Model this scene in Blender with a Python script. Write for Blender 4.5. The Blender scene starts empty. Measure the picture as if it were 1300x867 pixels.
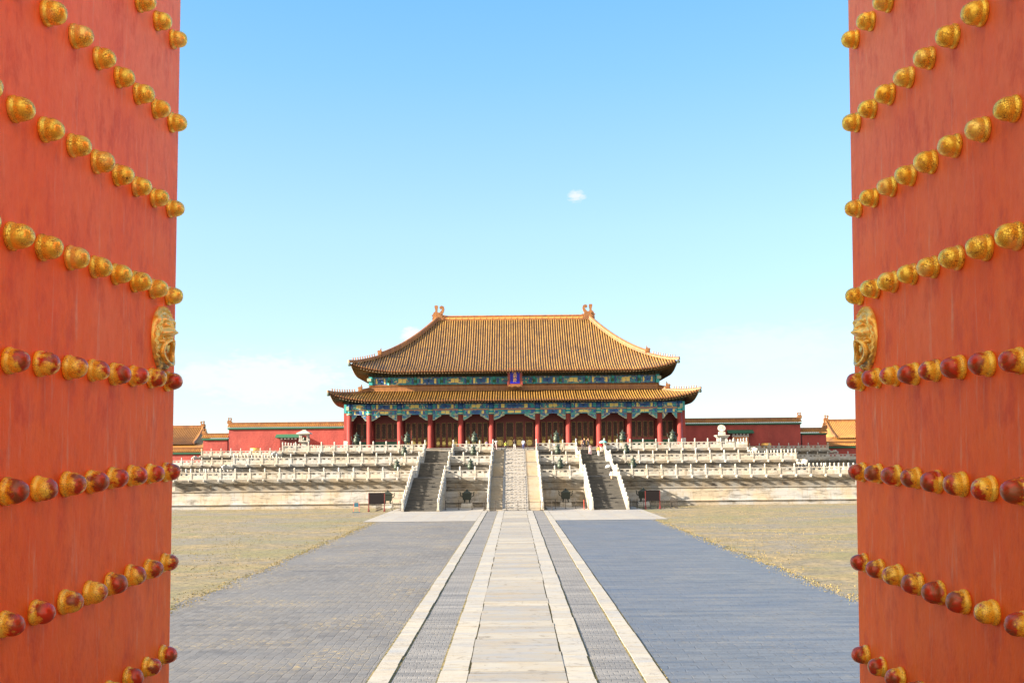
import bpy, math, random
from mathutils import Vector, Matrix, Euler, noise
R = math.radians
random.seed(7)
scene = bpy.context.scene
COL = scene.collection

# ------------------------------------------------------------------ camera
F, PX0, HOR, PITCH, ROLL = 1300.0, 653.0, 588.0, R(3.2), R(0.55)
PPY = HOR - F * math.tan(PITCH)
CAM = Vector((0, 0, 6.0))
cam_d = bpy.data.cameras.new('camera'); cam = bpy.data.objects.new('camera', cam_d); COL.objects.link(cam)
cam_d.sensor_width = 36; cam_d.lens = 36.0 * F / 1300
cam_d.shift_x = -(PX0 - 650) / 1300.0
cam_d.shift_y = (PPY - 433.5) / 1300.0
cam_d.clip_start = 0.1; cam_d.clip_end = 6000
base_rot = Matrix.Rotation(R(90) + PITCH, 4, 'X')
rolled = base_rot @ Matrix.Rotation(-ROLL, 4, 'Z')
cam.matrix_world = Matrix.Translation(CAM) @ rolled
scene.camera = cam

# ------------------------------------------------------------------ light
SUN_DIR = Vector((1, 0.27, -0.38)).normalized()          # direction of travel
SUN_EL = math.asin(-SUN_DIR.z)
SUN_AZ = math.atan2(-SUN_DIR.x, -SUN_DIR.y)              # clockwise from +Y towards +X
sd = bpy.data.lights.new('sun', 'SUN'); sun = bpy.data.objects.new('sun', sd); COL.objects.link(sun)
sd.energy = 4.7; sd.angle = R(0.5); sd.color = (1.0, 0.85, 0.66)
sun.rotation_euler = SUN_DIR.to_track_quat('-Z', 'Y').to_euler()
scene.view_settings.view_transform = 'Standard'
scene.view_settings.look = 'None'
scene.view_settings.gamma = 1.0
scene.view_settings.exposure = 2.15
scene.render.engine = 'CYCLES'
scene.cycles.max_bounces = 6

def new_world():
    w = bpy.data.worlds.new('World'); scene.world = w; w.use_nodes = True
    nt = w.node_tree; nt.nodes.clear(); N = nt.nodes; L = nt.links
    out = N.new('ShaderNodeOutputWorld'); bg = N.new('ShaderNodeBackground')
    sky = N.new('ShaderNodeTexSky'); sky.sky_type = 'NISHITA'; sky.sun_disc = False
    sky.sun_elevation = SUN_EL; sky.sun_rotation = SUN_AZ
    sky.air_density = 1.0; sky.dust_density = 0.3; sky.ozone_density = 2.0
    bg.inputs[1].default_value = 0.15
    geo = N.new('ShaderNodeNewGeometry'); sep = N.new('ShaderNodeSeparateXYZ')
    tc = N.new('ShaderNodeTexCoord')
    L.new(tc.outputs['Generated'], sep.inputs[0])
    def math_(op, a, b=None, clamp=False):
        m = N.new('ShaderNodeMath'); m.operation = op; m.use_clamp = clamp
        for i, q in enumerate((a, b)):
            if q is None: continue
            if isinstance(q, (int, float)): m.inputs[i].default_value = q
            else: L.new(q, m.inputs[i])
        return m.outputs[0]
    # broad colour of a clear autumn sky, seen towards the north
    ramp = N.new('ShaderNodeValToRGB'); cr = ramp.color_ramp
    cr.elements[0].position = 0.0; cr.elements[0].color = (0.56, 0.73, 0.93, 1)
    cr.elements[1].position = 0.5; cr.elements[1].color = (0.07, 0.48, 1.0, 1)
    e = cr.elements.new(0.10); e.color = (0.55, 0.76, 0.98, 1)
    e = cr.elements.new(0.22); e.color = (0.46, 0.77, 1.03, 1)
    e = cr.elements.new(0.36); e.color = (0.22, 0.62, 1.04, 1)
    L.new(sep.outputs[2], ramp.inputs[0])
    sc_ = N.new('ShaderNodeVectorMath'); sc_.operation = 'SCALE'; sc_.inputs['Scale'].default_value = SKY_GAIN
    L.new(ramp.outputs[0], sc_.inputs[0])
    mx = N.new('ShaderNodeMix'); mx.data_type = 'RGBA'; mx.inputs['Factor'].default_value = 0.80
    L.new(sky.outputs[0], mx.inputs['A']); L.new(sc_.outputs[0], mx.inputs['B'])
    # warm fill glow added to the sky behind the camera, for the shaded doors
    sw = N.new('ShaderNodeVectorMath'); sw.operation = 'DOT_PRODUCT'; sw.inputs[1].default_value = Vector((-0.45, -0.80, 0.40)).normalized()
    L.new(tc.outputs['Generated'], sw.inputs[0])
    gl = N.new('ShaderNodeMapRange'); gl.interpolation_type = 'SMOOTHSTEP'; gl.inputs[1].default_value = 0.0; gl.inputs[2].default_value = 0.9
    L.new(sw.outputs['Value'], gl.inputs[0])
    mg = N.new('ShaderNodeMix'); mg.data_type = 'RGBA'; L.new(gl.outputs[0], mg.inputs['Factor']); L.new(mx.outputs['Result'], mg.inputs['A'])
    mg.inputs['B'].default_value = (2.45, 2.1, 1.65, 1)
    mx = mg
    # thin cumulus near the horizon + one small puff
    mp = N.new('ShaderNodeMapping'); mp.inputs['Scale'].default_value = (1, 1, 2.6)
    L.new(tc.outputs['Generated'], mp.inputs[0])
    def noise_(scale, detail, rough, seed):
        n = N.new('ShaderNodeTexNoise'); n.inputs['Scale'].default_value = scale
        n.noise_dimensions = '4D'; n.inputs['W'].default_value = seed
        n.inputs['Detail'].default_value = detail; n.inputs['Roughness'].default_value = rough
        L.new(mp.outputs[0], n.inputs['Vector']); return n.outputs[0]
    n1 = noise_(26, 7, 0.60, 1.3); n2 = noise_(7, 3, 0.5, 4.2)
    def band(v, a, b, c, d):
        m1 = N.new('ShaderNodeMapRange'); m1.interpolation_type = 'SMOOTHSTEP'
        m1.inputs[1].default_value = a; m1.inputs[2].default_value = b; L.new(v, m1.inputs[0])
        m2 = N.new('ShaderNodeMapRange'); m2.interpolation_type = 'SMOOTHSTEP'
        m2.inputs[1].default_value = c; m2.inputs[2].default_value = d; m2.inputs[3].default_value = 1; m2.inputs[4].default_value = 0
        L.new(v, m2.inputs[0]); return math_('MULTIPLY', m1.outputs[0], m2.outputs[0])
    def blob(px, py, r, seed, thr, soft, sx=1.0, ns=150):
        dx = (px - PX0) / F; dz = (HOR - py) / F
        d = Vector((dx, 1, dz)).normalized()
        sub = N.new('ShaderNodeVectorMath'); sub.operation = 'SUBTRACT'; sub.inputs[1].default_value = d
        L.new(tc.outputs['Generated'], sub.inputs[0])
        ml = N.new('ShaderNodeVectorMath'); ml.operation = 'MULTIPLY'; ml.inputs[1].default_value = (1 / sx, 1 / sx, 1)
        L.new(sub.outputs[0], ml.inputs[0])
        le = N.new('ShaderNodeVectorMath'); le.operation = 'LENGTH'; L.new(ml.outputs[0], le.inputs[0])
        fall = math_('SUBTRACT', 1.0, math_('DIVIDE', le.outputs['Value'], r))
        n = noise_(ns, 6, 0.65, seed)
        s = math_('ADD', math_('MULTIPLY', fall, 0.7), math_('SUBTRACT', n, thr))
        return math_('MULTIPLY', s, soft, True)
    wide = math_('MULTIPLY', band(sep.outputs[2], 0.050, 0.075, 0.095, 0.125),
                 math_('MULTIPLY', math_('SUBTRACT', math_('ADD', math_('MULTIPLY', n1, 0.7), math_('MULTIPLY', n2, 0.6)), 0.60), 5.0, True))
    def scale_(v, k): return math_('MULTIPLY', v, k)
    clouds = [scale_(wide, 0.30), scale_(blob(735, 246, 0.0075, 2.0, 0.62, 2.4, 1.5), 0.8), blob(523, 424, 0.010, 5.0, 0.50, 3.0, 1.2),
              scale_(blob(340, 480, 0.034, 8.0, 0.62, 3.6, 2.8, 75), 0.85), scale_(blob(256, 474, 0.019, 9.0, 0.52, 2.8, 1.5, 90), 0.8),
              scale_(blob(970, 446, 0.030, 11.0, 0.58, 2.4, 4.2, 50), 0.45)]
    tot = clouds[0]
    for c in clouds[1:]: tot = math_('MAXIMUM', tot, c)
    mc = N.new('ShaderNodeMix'); mc.data_type = 'RGBA'
    L.new(tot, mc.inputs['Factor']); L.new(mx.outputs['Result'], mc.inputs['A'])
    mc.inputs['B'].default_value = (1.25 * SKY_GAIN, 1.27 * SKY_GAIN, 1.30 * SKY_GAIN, 1)
    L.new(mc.outputs['Result'], bg.inputs[0]); L.new(bg.outputs[0], out.inputs[0])
SKY_GAIN = 1.2
new_world()

# ------------------------------------------------------------------ materials
def mat(name, base, rough=0.7, metal=0.0, spec=0.5, build=None):
    m = bpy.data.materials.new(name); m.use_nodes = True
    b = m.node_tree.nodes['Principled BSDF']
    b.inputs['Base Color'].default_value = (*base, 1); b.inputs['Roughness'].default_value = rough
    b.inputs['Metallic'].default_value = metal
    if 'Specular IOR Level' in b.inputs: b.inputs['Specular IOR Level'].default_value = spec
    if build: build(m.node_tree, b)
    return m
class NT:
    """tiny node helper"""
    def __init__(s, nt): s.nt = nt; s.N = nt.nodes; s.L = nt.links
    def coord(s, kind='Object', scale=(1, 1, 1), rot=(0, 0, 0), loc=(0, 0, 0)):
        if kind == 'World':
            g = s.N.new('ShaderNodeNewGeometry'); o = g.outputs['Position']
        else:
            t = s.N.new('ShaderNodeTexCoord'); o = t.outputs[kind]
        m = s.N.new('ShaderNodeMapping'); m.inputs['Scale'].default_value = scale
        m.inputs['Rotation'].default_value = rot; m.inputs['Location'].default_value = loc
        s.L.new(o, m.inputs[0]); return m.outputs[0]
    def noise(s, vec, scale=5, detail=4, rough=0.55, dist=0.0):
        n = s.N.new('ShaderNodeTexNoise'); n.inputs['Scale'].default_value = scale
        n.inputs['Detail'].default_value = detail; n.inputs['Roughness'].default_value = rough
        n.inputs['Distortion'].default_value = dist
        s.L.new(vec, n.inputs['Vector']); return n.outputs[0]
    def rng(s, v, a, b, c=0.0, d=1.0):
        m = s.N.new('ShaderNodeMapRange'); s.L.new(v, m.inputs[0])
        for i, q in enumerate((a, b, c, d)): m.inputs[i + 1].default_value = q
        return m.outputs[0]
    def mix(s, fac, a, b, mode='MIX'):
        m = s.N.new('ShaderNodeMix'); m.data_type = 'RGBA'; m.blend_type = mode
        for key, q in (('Factor', fac), ('A', a), ('B', b)):
            if isinstance(q, (int, float)): m.inputs[key].default_value = q
            elif isinstance(q, tuple): m.inputs[key].default_value = (*q[:3], 1)
            else: s.L.new(q, m.inputs[key])
        return m.outputs['Result']
    def math(s, op, a, b=None, clamp=False):
        m = s.N.new('ShaderNodeMath'); m.operation = op; m.use_clamp = clamp
        for i, q in enumerate((a, b)):
            if q is None: continue
            if isinstance(q, (int, float)): m.inputs[i].default_value = q
            else: s.L.new(q, m.inputs[i])
        return m.outputs[0]
    def bump(s, b, h, strength=0.3, dist=0.02):
        n = s.N.new('ShaderNodeBump'); n.inputs['Strength'].default_value = strength
        n.inputs['Distance'].default_value = dist; s.L.new(h, n.inputs['Height'])
        s.L.new(n.outputs[0], b.inputs['Normal'])
    def objrand(s):
        return s.N.new('ShaderNodeObjectInfo').outputs['Random']
    def sep(s, v):
        n = s.N.new('ShaderNodeSeparateXYZ'); s.L.new(v, n.inputs[0]); return n.outputs
    def base(s, b, c): s.L.new(c, b.inputs['Base Color'])

def marble_build(warm=(0.40, 0.345, 0.26), cool=(0.37, 0.375, 0.375), stain=(0.08, 0.068, 0.052), amt=1.0, blocks=True):
    def f(nt, b):
        n = NT(nt); w = n.coord('World')
        a = n.noise(w, 0.35, 5, 0.6); c = n.mix(n.rng(a, 0.40, 0.60), warm, cool)
        st = n.noise(n.coord('World', (0.5, 0.5, 2.2)), 1.1, 7, 0.68)
        c = n.mix(n.rng(st, 0.50, 0.66, 0, 0.75 * amt), c, stain)
        dr = n.noise(n.coord('World', (2.2, 2.2, 0.25)), 1.3, 5, 0.6)
        c = n.mix(n.rng(dr, 0.54, 0.68, 0, 0.55 * amt), c, (0.22, 0.17, 0.11))
        if blocks:
            br = n.N.new('ShaderNodeTexBrick'); n.L.new(n.coord('World', (1, 1, 1), (R(90), 0, 0)), br.inputs[0])
            br.inputs['Scale'].default_value = 1; br.inputs['Brick Width'].default_value = 2.7
            br.inputs['Row Height'].default_value = 0.62; br.inputs['Mortar Size'].default_value = 0.012
            br.inputs['Color1'].default_value = (1, 1, 1, 1); br.inputs['Color2'].default_value = (0.84, 0.85, 0.87, 1)
            br.inputs['Mortar'].default_value = (0.50, 0.45, 0.40, 1)
            c = n.mix(1.0, c, br.outputs[0], 'MULTIPLY')
        n.base(b, c); n.bump(b, n.noise(w, 6, 5, 0.6), 0.35, 0.03)
    return f
M = {}
M['marble'] = mat('white_marble', (0.66, 0.6, 0.5), 0.62, build=marble_build())
M['marble_rail'] = mat('carved_marble', (0.68, 0.63, 0.54), 0.6, build=marble_build((0.46, 0.42, 0.35), (0.44, 0.445, 0.44), (0.14, 0.12, 0.09), 0.9, False))
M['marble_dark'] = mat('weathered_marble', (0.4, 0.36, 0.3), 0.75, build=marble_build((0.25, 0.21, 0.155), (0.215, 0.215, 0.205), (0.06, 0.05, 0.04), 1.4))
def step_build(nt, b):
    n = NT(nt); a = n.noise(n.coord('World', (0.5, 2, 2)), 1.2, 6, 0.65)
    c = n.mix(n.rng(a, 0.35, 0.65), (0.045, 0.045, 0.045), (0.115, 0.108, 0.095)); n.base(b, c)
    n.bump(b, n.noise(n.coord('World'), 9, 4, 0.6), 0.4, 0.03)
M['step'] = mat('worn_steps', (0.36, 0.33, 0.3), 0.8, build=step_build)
M['step_warm'] = mat('warm_marble_steps', (0.6, 0.5, 0.36), 0.7, build=marble_build((0.36, 0.30, 0.22), (0.34, 0.31, 0.26), (0.22, 0.18, 0.13), 0.7, False))
def carve_build(nt, b):
    n = NT(nt); w = n.coord('World'); v = n.N.new('ShaderNodeTexVoronoi'); v.inputs['Scale'].default_value = 4.5
    n.L.new(n.coord('World', (1, 1, 1)), v.inputs['Vector'])
    a = n.noise(w, 5, 6, 0.7, 1.5); c = n.mix(n.rng(a, 0.45, 0.62), (0.31, 0.29, 0.26), (0.17, 0.155, 0.135)); n.base(b, c)
    n.bump(b, n.math('ADD', v.outputs[0], a), 0.5, 0.06)
M['carved'] = mat('carved_marble_ramp', (0.66, 0.62, 0.54), 0.6, build=carve_build)

def paving(name, c1, c2, mortar, tint, straw, worn, rough, bw=0.5, rh=0.25, turn=0.0, streak=(0.30, 0.29, 0.28)):
    def f(nt, b):
        n = NT(nt)
        wv = n.coord('World')
        warp = n.noise(wv, 0.5, 3, 0.5)
        wn = n.N.new('ShaderNodeTexNoise'); wn.inputs['Scale'].default_value = 1.3; n.L.new(wv, wn.inputs['Vector'])
        vm = n.N.new('ShaderNodeVectorMath'); vm.operation = 'MULTIPLY_ADD'; vm.inputs[1].default_value = (0.16, 0.16, 0)
        n.L.new(wn.outputs['Color'], vm.inputs[0]); n.L.new(wv, vm.inputs[2])
        br = n.N.new('ShaderNodeTexBrick'); tm_ = n.N.new('ShaderNodeMapping'); tm_.inputs['Rotation'].default_value = (0, 0, turn); n.L.new(vm.outputs[0], tm_.inputs[0]); n.L.new(tm_.outputs[0], br.inputs[0])
        br.inputs['Scale'].default_value = 1; br.inputs['Brick Width'].default_value = bw
        br.inputs['Row Height'].default_value = rh; br.inputs['Mortar Size'].default_value = 0.022
        br.inputs['Mortar Smooth'].default_value = 0.6
        br.inputs['Color1'].default_value = (*c1, 1); br.inputs['Color2'].default_value = (*c2, 1)
        br.inputs['Mortar'].default_value = (*mortar, 1)
        hid = n.rng(n.noise(n.coord('World', (0.6, 1.8, 1)), 1.2, 5, 0.65), 0.42, 0.62)
        flat = n.mix(0.5, c1, c2)
        c = n.mix(n.math('MULTIPLY', hid, worn), br.outputs[0], flat)
        big = n.noise(wv, 0.12, 5, 0.6); c = n.mix(n.rng(big, 0.38, 0.62, 0, 0.7), c, tint)
        fine = n.noise(n.coord('World', (2, 7, 1)), 2.5, 5, 0.7)
        c = n.mix(n.rng(fine, 0.3, 0.7, 0.0, 0.55), c, n.mix(0.5, c, (0.03, 0.03, 0.035)))
        stk = n.noise(n.coord('World', (0.10, 1.1, 1)), 1.5, 7, 0.7)
        c = n.mix(n.rng(stk, 0.35, 0.65, 0.0, 0.75), c, n.mix(0.75, c, streak))
        pit = n.rng(n.noise(n.coord('World', (2.4, 5, 1)), 2.3, 3, 0.6), 0.60, 0.64)
        c = n.mix(n.math('MULTIPLY', pit, 0.85), c, (0.05, 0.045, 0.04))
        s1 = n.rng(n.noise(n.coord('World', (1, 3, 1)), 3.3, 6, 0.75), 0.55, 0.63)
        s2 = n.rng(n.noise(wv, 0.25, 3, 0.6), 0.45, 0.65)
        c = n.mix(n.math('MULTIPLY', n.math('MULTIPLY', s1, s2), straw), c, (0.36, 0.27, 0.11))
        n.base(b, c)
        n.L.new(n.rng(big, 0.3, 0.7, rough - 0.06, rough + 0.1), b.inputs['Roughness'])
        n.bump(b, n.math('ADD', n.math('MULTIPLY', br.outputs['Fac'], -0.7), n.math('MULTIPLY', fine, 0.7)), 0.55, 0.03)
    return mat(name, c1, rough, build=f)
M['brick_left'] = paving('grey_brick_paving', (0.145, 0.148, 0.157), (0.05, 0.054, 0.068), (0.045, 0.04, 0.035), (0.12, 0.13, 0.15), 1.6, 0.62, 0.8, 0.62, 0.30, R(90), (0.175, 0.165, 0.155))
M['brick_right'] = paving('bluish_brick_paving', (0.11, 0.13, 0.165), (0.05, 0.07, 0.11), (0.035, 0.035, 0.042), (0.05, 0.085, 0.155), 0.5, 0.75, 0.6, 0.9, 0.45, 0.0, (0.17, 0.175, 0.18))  # same paving as the left side, tinted bluer with fainter joints
M['brick_strip'] = paving('smooth_brick_strip', (0.145, 0.145, 0.15), (0.105, 0.11, 0.125), (0.055, 0.055, 0.055), (0.12, 0.12, 0.125), 0.4, 0.6, 0.7, 0.3, 0.3)

def grass_build(nt, b):
    n = NT(nt); w = n.coord('World')
    a = n.noise(n.coord('World', (0.8, 0.6, 1)), 0.8, 9, 0.75)
    c = n.mix(n.rng(a, 0.36, 0.62), (0.12, 0.105, 0.055), (0.28, 0.21, 0.10))
    g = n.noise(n.coord('World', (0.06, 0.12, 1)), 1.0, 7, 0.7)
    c = n.mix(n.rng(g, 0.46, 0.58, 0, 0.8), c, (0.145, 0.14, 0.13))
    g2 = n.noise(n.coord('World', (0.08, 0.12, 1), loc=(9, 4, 0)), 1.0, 7, 0.7)
    c = n.mix(n.rng(g2, 0.48, 0.60, 0, 0.6), c, (0.145, 0.145, 0.055))
    d = n.noise(n.coord('World', (1.6, 1.3, 1)), 1.7, 9, 0.8)
    c = n.mix(n.rng(d, 0.50, 0.60, 0, 0.85), c, (0.05, 0.045, 0.035))
    n.base(b, c); n.bump(b, d, 0.8, 0.06)
M['straw'] = mat('dry_grass_ground', (0.4, 0.35, 0.2), 0.95, build=grass_build)
def slab(name, c1, c2, length, width, xoff, mortar=(0.24, 0.19, 0.09), stain=0.6):
    def f(nt, b):
        n = NT(nt)
        br = n.N.new('ShaderNodeTexBrick')
        n.L.new(n.coord('World', (1, 1, 1), (0, 0, 0), (xoff, 0, 0)), br.inputs[0]); br.offset = 0.0
        br.inputs['Scale'].default_value = 1; br.inputs['Brick Width'].default_value = width
        br.inputs['Row Height'].default_value = length; br.inputs['Mortar Size'].default_value = 0.016
        br.inputs['Color1'].default_value = (*c1, 1); br.inputs['Color2'].default_value = (*c2, 1)
        br.inputs['Mortar'].default_value = (*mortar, 1)
        a = n.noise(n.coord('World', (0.6, 1.6, 1)), 1.0, 7, 0.66, 0.6)
        c = n.mix(n.rng(a, 0.40, 0.66, 0, stain), br.outputs[0], (0.28, 0.23, 0.16))
        bl = n.noise(n.coord('World', (0.5, 1.4, 1), loc=(3, 8, 0)), 0.8, 5, 0.6)
        c = n.mix(n.rng(bl, 0.50, 0.66, 0, 0.55), c, (0.21, 0.235, 0.28))
        cr = n.noise(n.coord('World', (1, 1, 1)), 2.2, 9, 0.75, 1.0)
        c = n.mix(n.rng(cr, 0.55, 0.66, 0, 0.7), c, (0.14, 0.12, 0.10))
        n.base(b, c); n.bump(b, cr, 0.4, 0.03)
    return mat(name, c1, 0.8, spec=0.3, build=f)
M['slab'] = slab('path_slabs', (0.33, 0.315, 0.28), (0.19, 0.197, 0.21), 1.35, 60, 30)
M['kerb_slab'] = slab('edging_slabs', (0.35, 0.335, 0.30), (0.27, 0.275, 0.28), 1.9, 60, 30, stain=0.45)
M['apron_slab'] = slab('apron_slabs', (0.31, 0.305, 0.29), (0.26, 0.26, 0.265), 5.0, 1.9, 0, (0.28, 0.22, 0.12), 0.5)
M['weeds'] = mat('weedy_joint', (0.20, 0.18, 0.06), 0.95, build=lambda nt, b: NT(nt).base(b, NT(nt).mix(NT(nt).rng(NT(nt).noise(NT(nt).coord('World'), 3, 5, 0.7), 0.4, 0.6), (0.04, 0.045, 0.025), (0.22, 0.17, 0.06))))
M['platform'] = mat('gate_platform_stone', (0.45, 0.43, 0.4), 0.8, build=marble_build())

def door_build(nt, b):
    n = NT(nt)
    o = n.coord('Object')
    st = n.noise(n.coord('Object', (3, 3, 1.2)), 1.5, 7, 0.65)
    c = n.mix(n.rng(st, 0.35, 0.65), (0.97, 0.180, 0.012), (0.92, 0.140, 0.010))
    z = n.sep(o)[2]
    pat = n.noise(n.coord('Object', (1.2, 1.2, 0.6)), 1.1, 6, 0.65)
    sky_sheen = n.math('ADD', n.rng(z, 0.7, 3.4, 0.0, 0.75), n.rng(pat, 0.3, 0.7, -0.2, 0.25))
    c = n.mix(n.math('MULTIPLY', sky_sheen, 1.0, True), c, (0.96, 0.44, 0.27))  # pale sky reflection painted into the lacquer colour, stronger towards the top
    sc = n.noise(n.coord('Object', (9, 9, 0.8)), 1.6, 8, 0.75)
    c = n.mix(n.rng(sc, 0.56, 0.68, 0, 0.6), c, (0.86, 0.52, 0.30))
    dk = n.noise(n.coord('Object', (3, 3, 1.5)), 1.7, 7, 0.7)
    c = n.mix(n.rng(dk, 0.50, 0.68, 0, 0.65), c, (0.60, 0.055, 0.012))
    mo = n.noise(n.coord('Object', (7, 7, 5)), 2.0, 8, 0.75)
    c = n.mix(n.rng(mo, 0.35, 0.65, 0.0, 0.30), c, (0.70, 0.085, 0.02))
    hl = n.noise(n.coord('Object', (14, 14, 0.35)), 2.2, 9, 0.8)
    c = n.mix(n.rng(hl, 0.66, 0.70, 0, 0.6), c, (0.36, 0.05, 0.02))
    n.base(b, c)
    n.L.new(n.rng(pat, 0.3, 0.7, 0.5, 0.65), b.inputs['Roughness'])
    n.bump(b, n.math('ADD', n.math('MULTIPLY', st, 0.5), n.noise(n.coord('Object', (5, 5, 3)), 3, 7, 0.7)), 0.45, 0.02)
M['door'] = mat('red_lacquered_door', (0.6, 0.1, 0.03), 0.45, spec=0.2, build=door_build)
def stud_build(worn):
    def f(nt, b):
        n = NT(nt); o = n.coord('Object'); r = n.objrand(); z = n.sep(o)[2]
        jit = n.N.new('ShaderNodeVectorMath'); jit.operation = 'ADD'
        cx = n.N.new('ShaderNodeCombineXYZ'); n.L.new(n.math('MULTIPLY', r, 37.0), cx.inputs[0]); n.L.new(n.math('MULTIPLY', r, 11.0), cx.inputs[1])
        n.L.new(o, jit.inputs[0]); n.L.new(cx.outputs[0], jit.inputs[1]); v = jit.outputs[0]
        vo = n.N.new('ShaderNodeTexVoronoi'); vo.feature = 'DISTANCE_TO_EDGE'; vo.inputs['Scale'].default_value = 85
        n.L.new(v, vo.inputs['Vector'])
        ck = n.rng(n.noise(v, 20, 3, 0.5), 0.35, 0.65, 0.012, 0.10); crack = n.math('DIVIDE', vo.outputs[0], ck, True)
        tone = n.noise(v, 14, 5, 0.6)
        gold = n.mix(n.rng(tone, 0.35, 0.65), (1.0, 0.80, 0.10), (1.0, 0.55, 0.03))
        if not worn:
            dust = n.noise(v, 6, 4, 0.6)
            c = n.mix(crack, (0.17, 0.07, 0.015), gold)
            c = n.mix(n.rng(dust, 0.50, 0.66, 0, 0.6), c, (1.0, 0.72, 0.22))
            n.base(b, c); b.inputs['Metallic'].default_value = 0.45; b.inputs['Roughness'].default_value = 0.24
            n.bump(b, crack, 0.5, 0.006)
        else:
            w1 = n.noise(v, 12, 6, 0.65, 0.8); red = n.mix(n.rng(w1, 0.40, 0.60), (0.58, 0.05, 0.015), (0.27, 0.085, 0.028))
            g = n.math('ADD', n.rng(z, 0.010, 0.085, 0.72, -0.36), n.math('ADD', n.rng(n.noise(v, 9, 6, 0.7), 0.3, 0.7, -0.9, 0.9), n.rng(r, 0, 1, -0.15, 0.45)))
            c = n.mix(n.math('MULTIPLY', g, 2.2, True), red, n.mix(crack, (0.30, 0.14, 0.03), gold))
            n.base(b, c); n.L.new(n.rng(w1, 0.3, 0.7, 0.16, 0.36), b.inputs['Roughness']); b.inputs['Metallic'].default_value = 0.15
            n.bump(b, w1, 0.3, 0.006)
    return f
M['stud_gold'] = mat('cracked_gilt', (0.8, 0.45, 0.05), 0.4, build=stud_build(False))
M['stud_worn'] = mat('worn_red_gilt', (0.4, 0.1, 0.03), 0.25, build=stud_build(True))
def knock_build(nt, b):
    n = NT(nt); o = n.coord('Object'); a = n.noise(o, 14, 6, 0.7)
    z = n.sep(o)[1]
    c = n.mix(n.rng(a, 0.35, 0.65), (1.0, 0.76, 0.20), (1.0, 0.56, 0.06))
    lowm = n.rng(z, -0.02, -0.20, 0.0, 0.85)
    c = n.mix(n.math('MULTIPLY', n.rng(n.noise(o, 22, 5, 0.7), 0.42, 0.55), lowm), c, (0.10, 0.10, 0.09))
    n.base(b, c); n.bump(b, a, 0.35, 0.01)
M['knocker'] = mat('gilded_bronze', (1.0, 0.7, 0.15), 0.25, 0.4, build=knock_build)

def tile_build(c1, c2, c3):
    def f(nt, b):
        n = NT(nt); w = n.coord('World')
        a = n.noise(n.coord('World', (2.6, 0.45, 0.45)), 1.1, 7, 0.75)
        c = n.mix(n.rng(a, 0.38, 0.62), c1, c2)
        d = n.noise(n.coord('World', (0.5, 0.3, 0.6), loc=(5, 5, 5)), 0.9, 6, 0.7)
        c = n.mix(n.rng(d, 0.50, 0.70, 0, 0.75), c, c3)
        p = n.noise(n.coord('World', (1, 1, 2)), 2.2, 5, 0.7)
        c = n.mix(n.rng(p, 0.64, 0.70, 0, 0.5), c, (0.55, 0.46, 0.36))
        n.base(b, c)
    return f
M['tile'] = mat('yellow_glazed_tile', (0.6, 0.3, 0.06), 0.32, build=tile_build((0.34, 0.20, 0.05), (0.19, 0.105, 0.03), (0.105, 0.062, 0.025)))
M['pan'] = mat('tile_channel', (0.2, 0.1, 0.03), 0.5, build=tile_build((0.07, 0.03, 0.010), (0.05, 0.022, 0.009), (0.035, 0.02, 0.012)))
M['ridge'] = mat('glazed_ridge', (0.6, 0.28, 0.08), 0.4, build=tile_build((0.32, 0.145, 0.045), (0.19, 0.08, 0.032), (0.15, 0.065, 0.035)))
M['tile_far'] = mat('far_glazed_tile', (0.6, 0.3, 0.08), 0.5, build=tile_build((0.34, 0.17, 0.04), (0.26, 0.12, 0.03), (0.18, 0.085, 0.03)))
M['lacquer'] = mat('red_lacquer', (0.42, 0.035, 0.03), 0.42, build=lambda nt, b: NT(nt).base(b, NT(nt).mix(NT(nt).rng(NT(nt).noise(NT(nt).coord('World', (3, 3, 0.6)), 1, 5), 0.35, 0.65), (0.29, 0.055, 0.048), (0.21, 0.038, 0.035))))
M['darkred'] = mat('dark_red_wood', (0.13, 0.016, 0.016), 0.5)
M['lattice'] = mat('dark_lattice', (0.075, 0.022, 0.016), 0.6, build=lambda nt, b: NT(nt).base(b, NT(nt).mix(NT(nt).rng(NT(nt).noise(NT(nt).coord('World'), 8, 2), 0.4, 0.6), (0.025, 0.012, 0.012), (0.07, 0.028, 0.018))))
M['gilt'] = mat('gilt_panel', (0.62, 0.38, 0.09), 0.4, 0.3, build=lambda nt, b: NT(nt).base(b, NT(nt).mix(NT(nt).rng(NT(nt).noise(NT(nt).coord('World'), 5, 3), 0.42, 0.58), (0.34, 0.23, 0.06), (0.13, 0.08, 0.025))))
M['blue'] = mat('painted_blue', (0.03, 0.11, 0.34), 0.6)
M['teal'] = mat('painted_teal', (0.03, 0.33, 0.36), 0.6)
M['green'] = mat('painted_green', (0.025, 0.12, 0.07), 0.6)
M['gold_paint'] = mat('gold_paint', (0.80, 0.66, 0.20), 0.5)
M['cream_paint'] = mat('pale_paint', (0.36, 0.44, 0.34), 0.6)
M['orange'] = mat('orange_fillet', (0.72, 0.28, 0.08), 0.6)
def mottled(nt, b):
    n = NT(nt); v = n.N.new('ShaderNodeTexVoronoi'); v.inputs['Scale'].default_value = 2.6; n.L.new(n.coord('World', (1, 1, 1.6)), v.inputs['Vector'])
    s = n.sep(v.outputs['Color'])[0]
    c = n.mix(n.rng(s, 0.30, 0.34), (0.04, 0.14, 0.34), (0.06, 0.34, 0.34)); c = n.mix(n.rng(s, 0.62, 0.65), c, (0.13, 0.13, 0.19))
    c = n.mix(n.rng(s, 0.80, 0.83), c, (0.55, 0.50, 0.28)); n.base(b, c)
M['painted'] = mat('painted_beam', (0.05, 0.2, 0.4), 0.6, build=mottled)
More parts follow.
